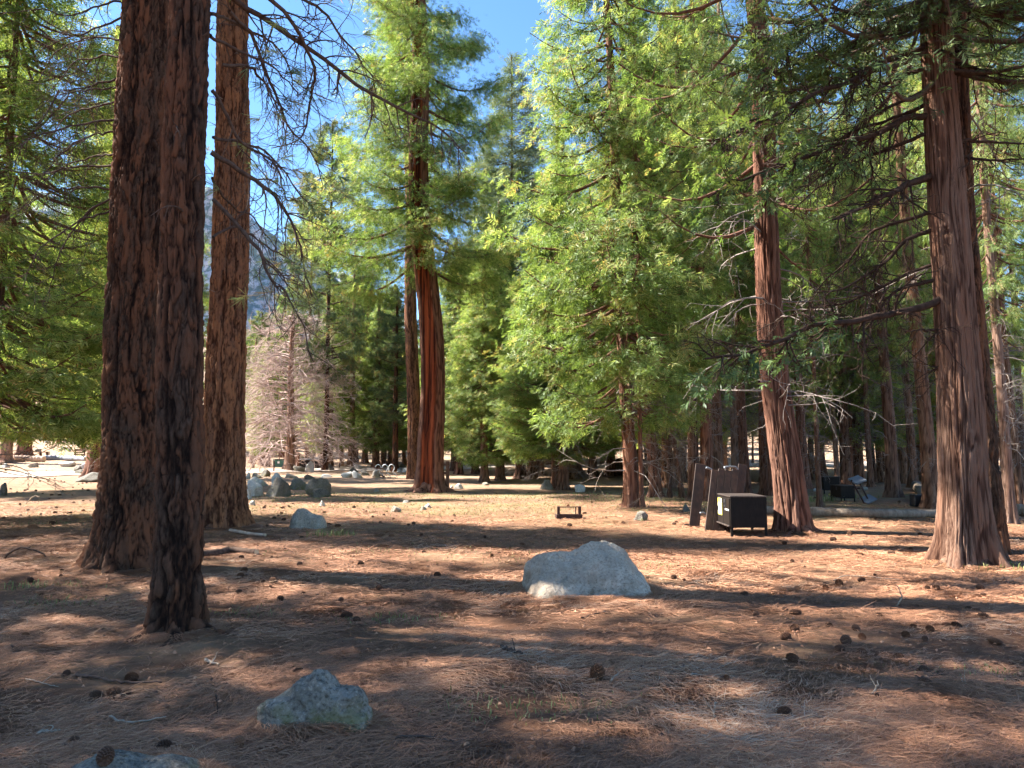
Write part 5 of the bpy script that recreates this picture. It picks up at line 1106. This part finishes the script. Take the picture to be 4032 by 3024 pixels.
for sx, sy, r_, h_ in ((1310, 2112, .16, .16), (1560, 2440, .22, .06), (980, 2410, .2, .05), (2610, 2230, .3, .05), (2120, 2780, .25, .05), (3840, 2650, .15, .05), (1900, 2800, .2, .04), (200, 2378, .3, .06), (140, 2310, .2, .05), (4000, 2240, .25, .12), (1090, 2000, .3, .05), (1500, 2170, .5, .05), (2050, 2190, .5, .05), (1200, 2180, .5, .04), (60, 2310, .3, .06), (150, 2066, .4, .06), (1940, 2165, .5, .05), (3300, 1960, .4, .2), (3210, 1975, .3, .22)):
    p = at(sx, sy); gs.append((p[0], p[1], r_, h_))
V, F, r_ = grass(1900, gs, 5); tag(mk('grass', V, F, M['grass'], attrs={'rnd': r_}, smooth=False), kind='stuff')
gr2 = [(rs.uniform(-12, 8), rs.uniform(20, 31), 1.6, .05) for _ in range(60)]
V, F, r_ = grass(9000, gr2, 6); tag(mk('grass', V, F, M['grass'], attrs={'rnd': r_}, smooth=False), kind='stuff')
# chips and bark crumbs: small stuff nobody could count
def crumbs(n, seed):
    rg = np.random.default_rng(seed); y = rg.uniform(2.8, 24, n) ; x = (rg.random(n) * 2 - 1) * (y * .74); s = rg.uniform(.006, .02, n) * (1 + y * .03); a = rg.random(n) * 6.28; e = rg.uniform(.3, 1, n); g = gz(x, y) + .012
    c, s_ = np.cos(a), np.sin(a); V = np.stack([np.stack([x + (u_ * c - v_ * s_ * e) * s, y + (u_ * s_ + v_ * c * e) * s, g + w2 * s], -1) for u_, v_, w2 in ((-1, -.6, 0), (1, -.4, .3), (.8, .7, 0), (-.7, .6, .4), (0, 0, .9))], 1)
    k = np.arange(n)[:, None] * 5; return V.reshape(-1, 3), [np.concatenate([k + [0, 1, 4], k + [1, 2, 4], k + [2, 3, 4], k + [3, 0, 4]])], np.repeat(rg.random(n) * .8, 5)
V, F, r_ = crumbs(7000, 8); tag(mk('bark_litter', V, F, M['needles'], attrs={'rnd': r_}, smooth=False), kind='stuff')

# sticks one can point at
ST = [([(2915 + 500, 2335), (3548, 2330), (3540, 2350), (3525, 2390)], .010, 'forked white stick standing up from the needles at right'), ([(3430, 2740), (3452, 2705), (3454, 2680)], .008, 'pale stub of a stick behind the upright brown cone at right'),
      ([(2820, 2775), (2812, 2820), (2830, 2865)], .007, 'thin curved pale stick in the shade at lower right'), ([(2715, 2660), (2760, 2665), (2830, 2690), (2865, 2690)], .007, 'long thin grey twig leading to a cone, right of centre'), ([(1975, 2560), (2020, 2575), (2060, 2585)], .018, 'short dark stick in the shade left of the lone upright cone'),
      ([(2405, 2695), (2430, 2665), (2490, 2630)], .010, 'forked grey twig beside the lone upright cone'), ([(425, 2832), (480, 2850), (560, 2850), (650, 2835)], .008, 'bent tan stick in the left foreground'), ([(300, 2668), (420, 2685), (520, 2697), (640, 2700)], .014, 'long dark grey stick between the cones at lower left'),
      ([(155, 2897), (235, 2890)], .012, 'short pale stick above the corner stone'), ([(45, 2540), (50, 2565), (58, 2588)], .008, 'small whitish twig at the left edge'), ([(850, 2735), (855, 2760), (858, 2810)], .007, 'crooked upright twig left of the jagged stone'), ([(808, 2610), (865, 2628)], .014, 'pale chip of wood lying in a patch of sun at left'),
      ([(0, 2205), (70, 2160), (130, 2163), (180, 2188)], .022, 'dark red bow shaped branch at the left edge'), ([(100, 1985), (130, 1955), (155, 1960), (148, 1985)], .018, 'pale hoop shaped twig on the striped ground at left'), ([(1555, 2915), (1650, 2912), (1740, 2920), (1790, 2935)], .008, 'thin greenish twig lying right of the jagged stone'),
      ([(0, 2500), (90, 2470), (180, 2470)], .008, 'long light twig at the left edge in front of the pines'), ([(2290, 2440), (2345, 2422), (2385, 2412)], .009, 'dark twig in front of the large boulder'), ([(3280, 2290), (3350, 2270), (3540, 2285)], .008, 'long thin grey twig lying among the cones at right'), ([(3780, 2670), (3800, 2700), (3900, 2730)], .007, 'bow shaped pale twig at lower right'), ([(100, 2680), (160, 2695), (230, 2715)], .006, 'thin straw coloured twig left of the cone cluster'), ([(3610, 2680), (3670, 2670), (3735, 2662)], .012, 'dark twig near the grey knot at right')]
for i, (l, r_, lab) in enumerate(ST):
    P = [at(*q_) + np.array([0, 0, r_ + .006]) for q_ in l]
    if 'standing' in lab: b0 = at(3525, 2392); P = [b0, dep(3548, 2360, b0[1]), dep(3545, 2330, b0[1]), dep(3530, 2306, b0[1] + .05)]
    elif i == 1 or i == 10: b0 = at(*l[0] if i == 1 else l[-1]); P = [dep(*q_, b0[1]) for q_ in l]
    elif 'hoop' in lab: b0 = at(100, 1988); P = [dep(*q_, b0[1]) for q_ in l]
    elif 'bow shaped branch' in lab: b0 = at(90, 2200); P = [dep(*q_, b0[1]) for q_ in l]
    P = np.array(P); o0 = P[0].copy(); c = spline(P, 16) - o0; c = c + np.random.default_rng(i).normal(size=c.shape) * r_ * .4; out = [(c, r_ * np.linspace(1, .45, 16))]
    grow(out, c[8], np.array([c[9][0] - c[8][0], c[9][1] - c[8][1] + .05, .02]), .12, r_ * .5, 0, np.random.default_rng(i), 16, .3, 0)
    o = twig_mesh(out, 6).build('stick', M['stick' if any(w_ in lab for w_ in ('pale', 'white', 'light', 'tan', 'straw', 'grey')) and 'dark' not in lab else 'limb_dark'], None, True); o.location = o0; tag(o, lab, 'stick')

# ------------------------------------------------------------------ pine cones
def cone_mesh(seed, ln=1., fat=.42, n=110):
    rg = np.random.default_rng(seed); mb = MB(); z = np.linspace(-.5, .5, 9); r = fat * .55 * np.sqrt(np.clip(1 - (z * 1.9) ** 2, .03, 1)); mb.tube(np.stack([z * 0, z * 0, z * ln], -1), r, 10)
    V = []; 
    for i in range(n):
        t = (i + .5) / n; zz = -.5 + t * .98; a = i * 2.39996; R_ = fat * (math.sin(math.pi * min(1, (t * .80 + .14))) ** .6); el = -.25 + t * 1.3; ca, sa = math.cos(a), math.sin(a); out = np.array([ca * math.cos(el), sa * math.cos(el), math.sin(el)]); sd_ = np.array([-sa, ca, 0]); up_ = np.cross(out, sd_)
        b = np.array([ca, sa, 0]) * R_ * .35 + np.array([0, 0, zz * ln]); w_ = .085 * (1.25 - .6 * abs(t - .4)); tip = b + out * R_ * .72
        V.append([b - sd_ * w_ * .5, b + sd_ * w_ * .5, tip + sd_ * w_ * 1.25 - up_ * .012, tip + out * .045 + up_ * .05, tip - sd_ * w_ * 1.25 - up_ * .012, tip - up_ * .05 - out * .02])
    V = np.array(V).reshape(-1, 3); k = np.arange(n)[:, None] * 6
    mb.add(V, [np.concatenate([k + [0, 1, 2, 3], k + [0, 3, 4, 4][:4] if False else k + [4, 0, 3, 5]]), np.concatenate([k + [2, 5, 3], k + [0, 5, 1], k + [1, 5, 2]])])
    o = mb.build('pine_cone', M['cone']); col.objects.unlink(o); return o
CP = [cone_mesh(1), cone_mesh(2, .8, .44, 90), cone_mesh(3, 1.25, .38, 130)]
f1 = lambda l: [(x / 2.212, 1500 + y / 2.212) for x, y in l]
groups = {
 'right': [(2932 + x / 1.7036, 2050 + y / 1.7036) for x, y in ((635, 432), (715, 453), (545, 463), (785, 412), (875, 370), (1227, 463), (1290, 465), (1065, 490), (1580, 460), (1600, 508), (1555, 520), (285, 585), (270, 612), (340, 635), (75, 637), (755, 663), (900, 645), (1035, 628), (1155, 582), (1505, 603), (1560, 622), (1600, 652), (570, 718), (745, 735), (337, 746), (280, 800), (1135, 717), (1245, 745), (1355, 712), (1422, 718), (1602, 716), (1080, 780), (790, 793), (1210, 805), (680, 825), (1680, 832), (642, 880), (785, 887), (318, 945), (1030, 930), (1135, 920), (1200, 1015), (1208, 1090), (892, 1190), (268, 1305), (320, 283), (770, 235), (985, 230), (1115, 198), (595, 133), (1180, 97), (705, 100), (268, 157), (285, 205))],
 'mid': [(1900 + x / 2.011, 2050 + y / 2.011) for x, y in ((1515, 455), (1595, 472), (1378, 283), (75, 285), (315, 192), (2075, 597), (910, 1260), (1935, 1275), (20, 137), (1537, 20))],
 'left': [(x / 2.011, 2200 + y / 2.011) for x, y in ((527, 930), (1042, 975), (760, 1095), (900, 1105), (1000, 1085), (585, 1465), (1300, 1510), (1890, 1475), (240, 180), (482, 140), (490, 100), (330, 300), (205, 620), (705, 385), (1905, 150), (1935, 100), (1890, 270), (2160, 190), (2140, 225), (2010, 110))],
 'midleft': [(900 + x / 2.011, 2250 + y / 2.011) for x, y in ((350, 95), (595, 190), (410, 232), (890, 235), (665, 42), (935, 370), (1015, 400), (1655, 40), (1190, 145), (550, 800))],
 'farleft': f1([(175, 1080), (245, 1130), (355, 1167), (255, 1178), (180, 1178), (480, 1155), (605, 1158), (725, 1133), (490, 1107), (640, 1063), (725, 1048), (785, 1045), (430, 1030), (520, 997), (630, 997), (450, 998), (370, 985), (150, 970), (50, 972), (310, 1212), (565, 1215), (455, 1248), (30, 1200)]),
 'farmid': [(900 + x / 2.765, 1650 + y / 2.765) for x, y in ((400, 953), (385, 973), (445, 963), (520, 950), (590, 977), (575, 1035), (540, 1060), (497, 1090), (602, 1103), (460, 1137), (1090, 1157), (795, 1300), (320, 1390), (755, 1420), (1500, 1010), (1725, 1012), (1692, 1050), (2015, 1150), (1365, 967), (1775, 1285), (2100, 1273), (1440, 1590), (285, 1500), (470, 1515), (140, 1520), (775, 1590), (1310, 1600), (1065, 1590), (2130, 1460))]}
ORD = ['first', 'second', 'third', 'fourth', 'fifth', 'sixth', 'seventh', 'eighth', 'ninth', 'tenth', 'eleventh', 'twelfth']
WH = {'right': ('at right', 'pine cones strewn at right'), 'mid': ('around the large boulder', 'pine cones around the large boulder'), 'left': ('at lower left', 'pine cones at lower left'), 'midleft': ('behind the jagged stone', 'pine cones behind the jagged stone'), 'farleft': ('at far left', 'pine cones left of the dark pines'), 'farmid': ('near the beak shaped rock', 'pine cones near the beak shaped rock')}
BAND = {'right': ((2240, 'at the back'), (2380, 'in the rear shade'), (2455, 'in the sunny strip'), (2560, 'in the middle'), (9999, 'nearest the camera')), 'mid': ((2330, 'beyond'), (9999, 'in front')), 'left': ((2360, 'by the trunk feet'), (9999, 'nearest the camera')),
        'midleft': ((9999, ''),), 'farleft': ((1985, 'in the rear row'), (2020, 'in the middle row'), (9999, 'in the front row')), 'farmid': ((2034, 'in the rear'), (2110, 'in the middle'), (9999, 'in front'))}
ci = 0
rc = random.Random(9)
def cone(sx, sy, lab, grp, big=1., stand=False, on=None):
    global ci
    p = at(sx, sy) if on is None else on; o = CP[ci % 3].copy(); col.objects.link(o); s_ = rc.choice([.045, .06, .068, .075, .08, .09, .10]) * big * (1.12 if p[1] > 14 else 1); ci += 1
    o.scale = (s_, s_, s_); o.location = (p[0], p[1], p[2] + s_ * (rc.uniform(.1, .34) if not stand else .42)); o.rotation_euler = (R(90) + rc.uniform(-.3, .3), rc.uniform(0, 6.3), rc.uniform(0, 6.3)) if not stand else (R(-14), R(12), 0); tag(o, lab, 'pine cone', grp)
    return o
for g, pts in groups.items():
    wh, grp = WH[g]; last = 0
    for lim, bn in BAND[g]:
        sel = sorted([q_ for q_ in pts if last <= q_[1] < lim]); last = lim
        for i, (sx, sy) in enumerate(sel):
            if g == 'mid' and abs(sy - 2676) < 4 and abs(sx - 2352) < 4: cone(sx, sy, 'lone reddish pine cone standing upright in a patch of sun in the foreground', None, 1.35, True); continue
            if i < 12: lab = f'{ORD[i]} from the left of the pine cones {wh} {bn}'.strip()
            else: lab = f'pine cone {wh} {bn}, further right in its row'
            cone(sx, sy, lab, grp)
def cone_on(sx, sy, Y, lab, big): return cone(0, 0, lab, None, big, on=dep(sx, sy, Y))
bpy.context.view_layer.update()
# the cone lying on the corner stone: find the stone's top there
st = [o for o in bpy.data.objects if o.get('label', '').startswith('flat stone at the bottom left')][0]
d = ray(415, 2988); hit, loc, n_, _ = st.ray_cast(st.matrix_world.inverted() @ Vector((0, 0, CAMZ)), Vector(d).normalized())
if hit: cone(0, 0, 'brown pine cone resting on the flat corner stone', None, 1.25, on=np.array(st.matrix_world @ loc) + np.array([0, 0, .0]))
# scattered small cones further back (each its own object)
for i in range(60):
    sx, sy = rc.uniform(980, 3650), rc.uniform(1935, 2075)
    if 2700 < sx < 3020: continue
    cone(sx, sy, 'tiny dark pine cone on the striped ground of the clearing', 'far pine cones in the clearing')
for i in range(45):
    sx, sy = rc.uniform(0, 400), rc.uniform(1845, 1935)
    cone(sx, sy, 'tiny dark pine cone on the dirt at far left', 'far pine cones on the dirt')
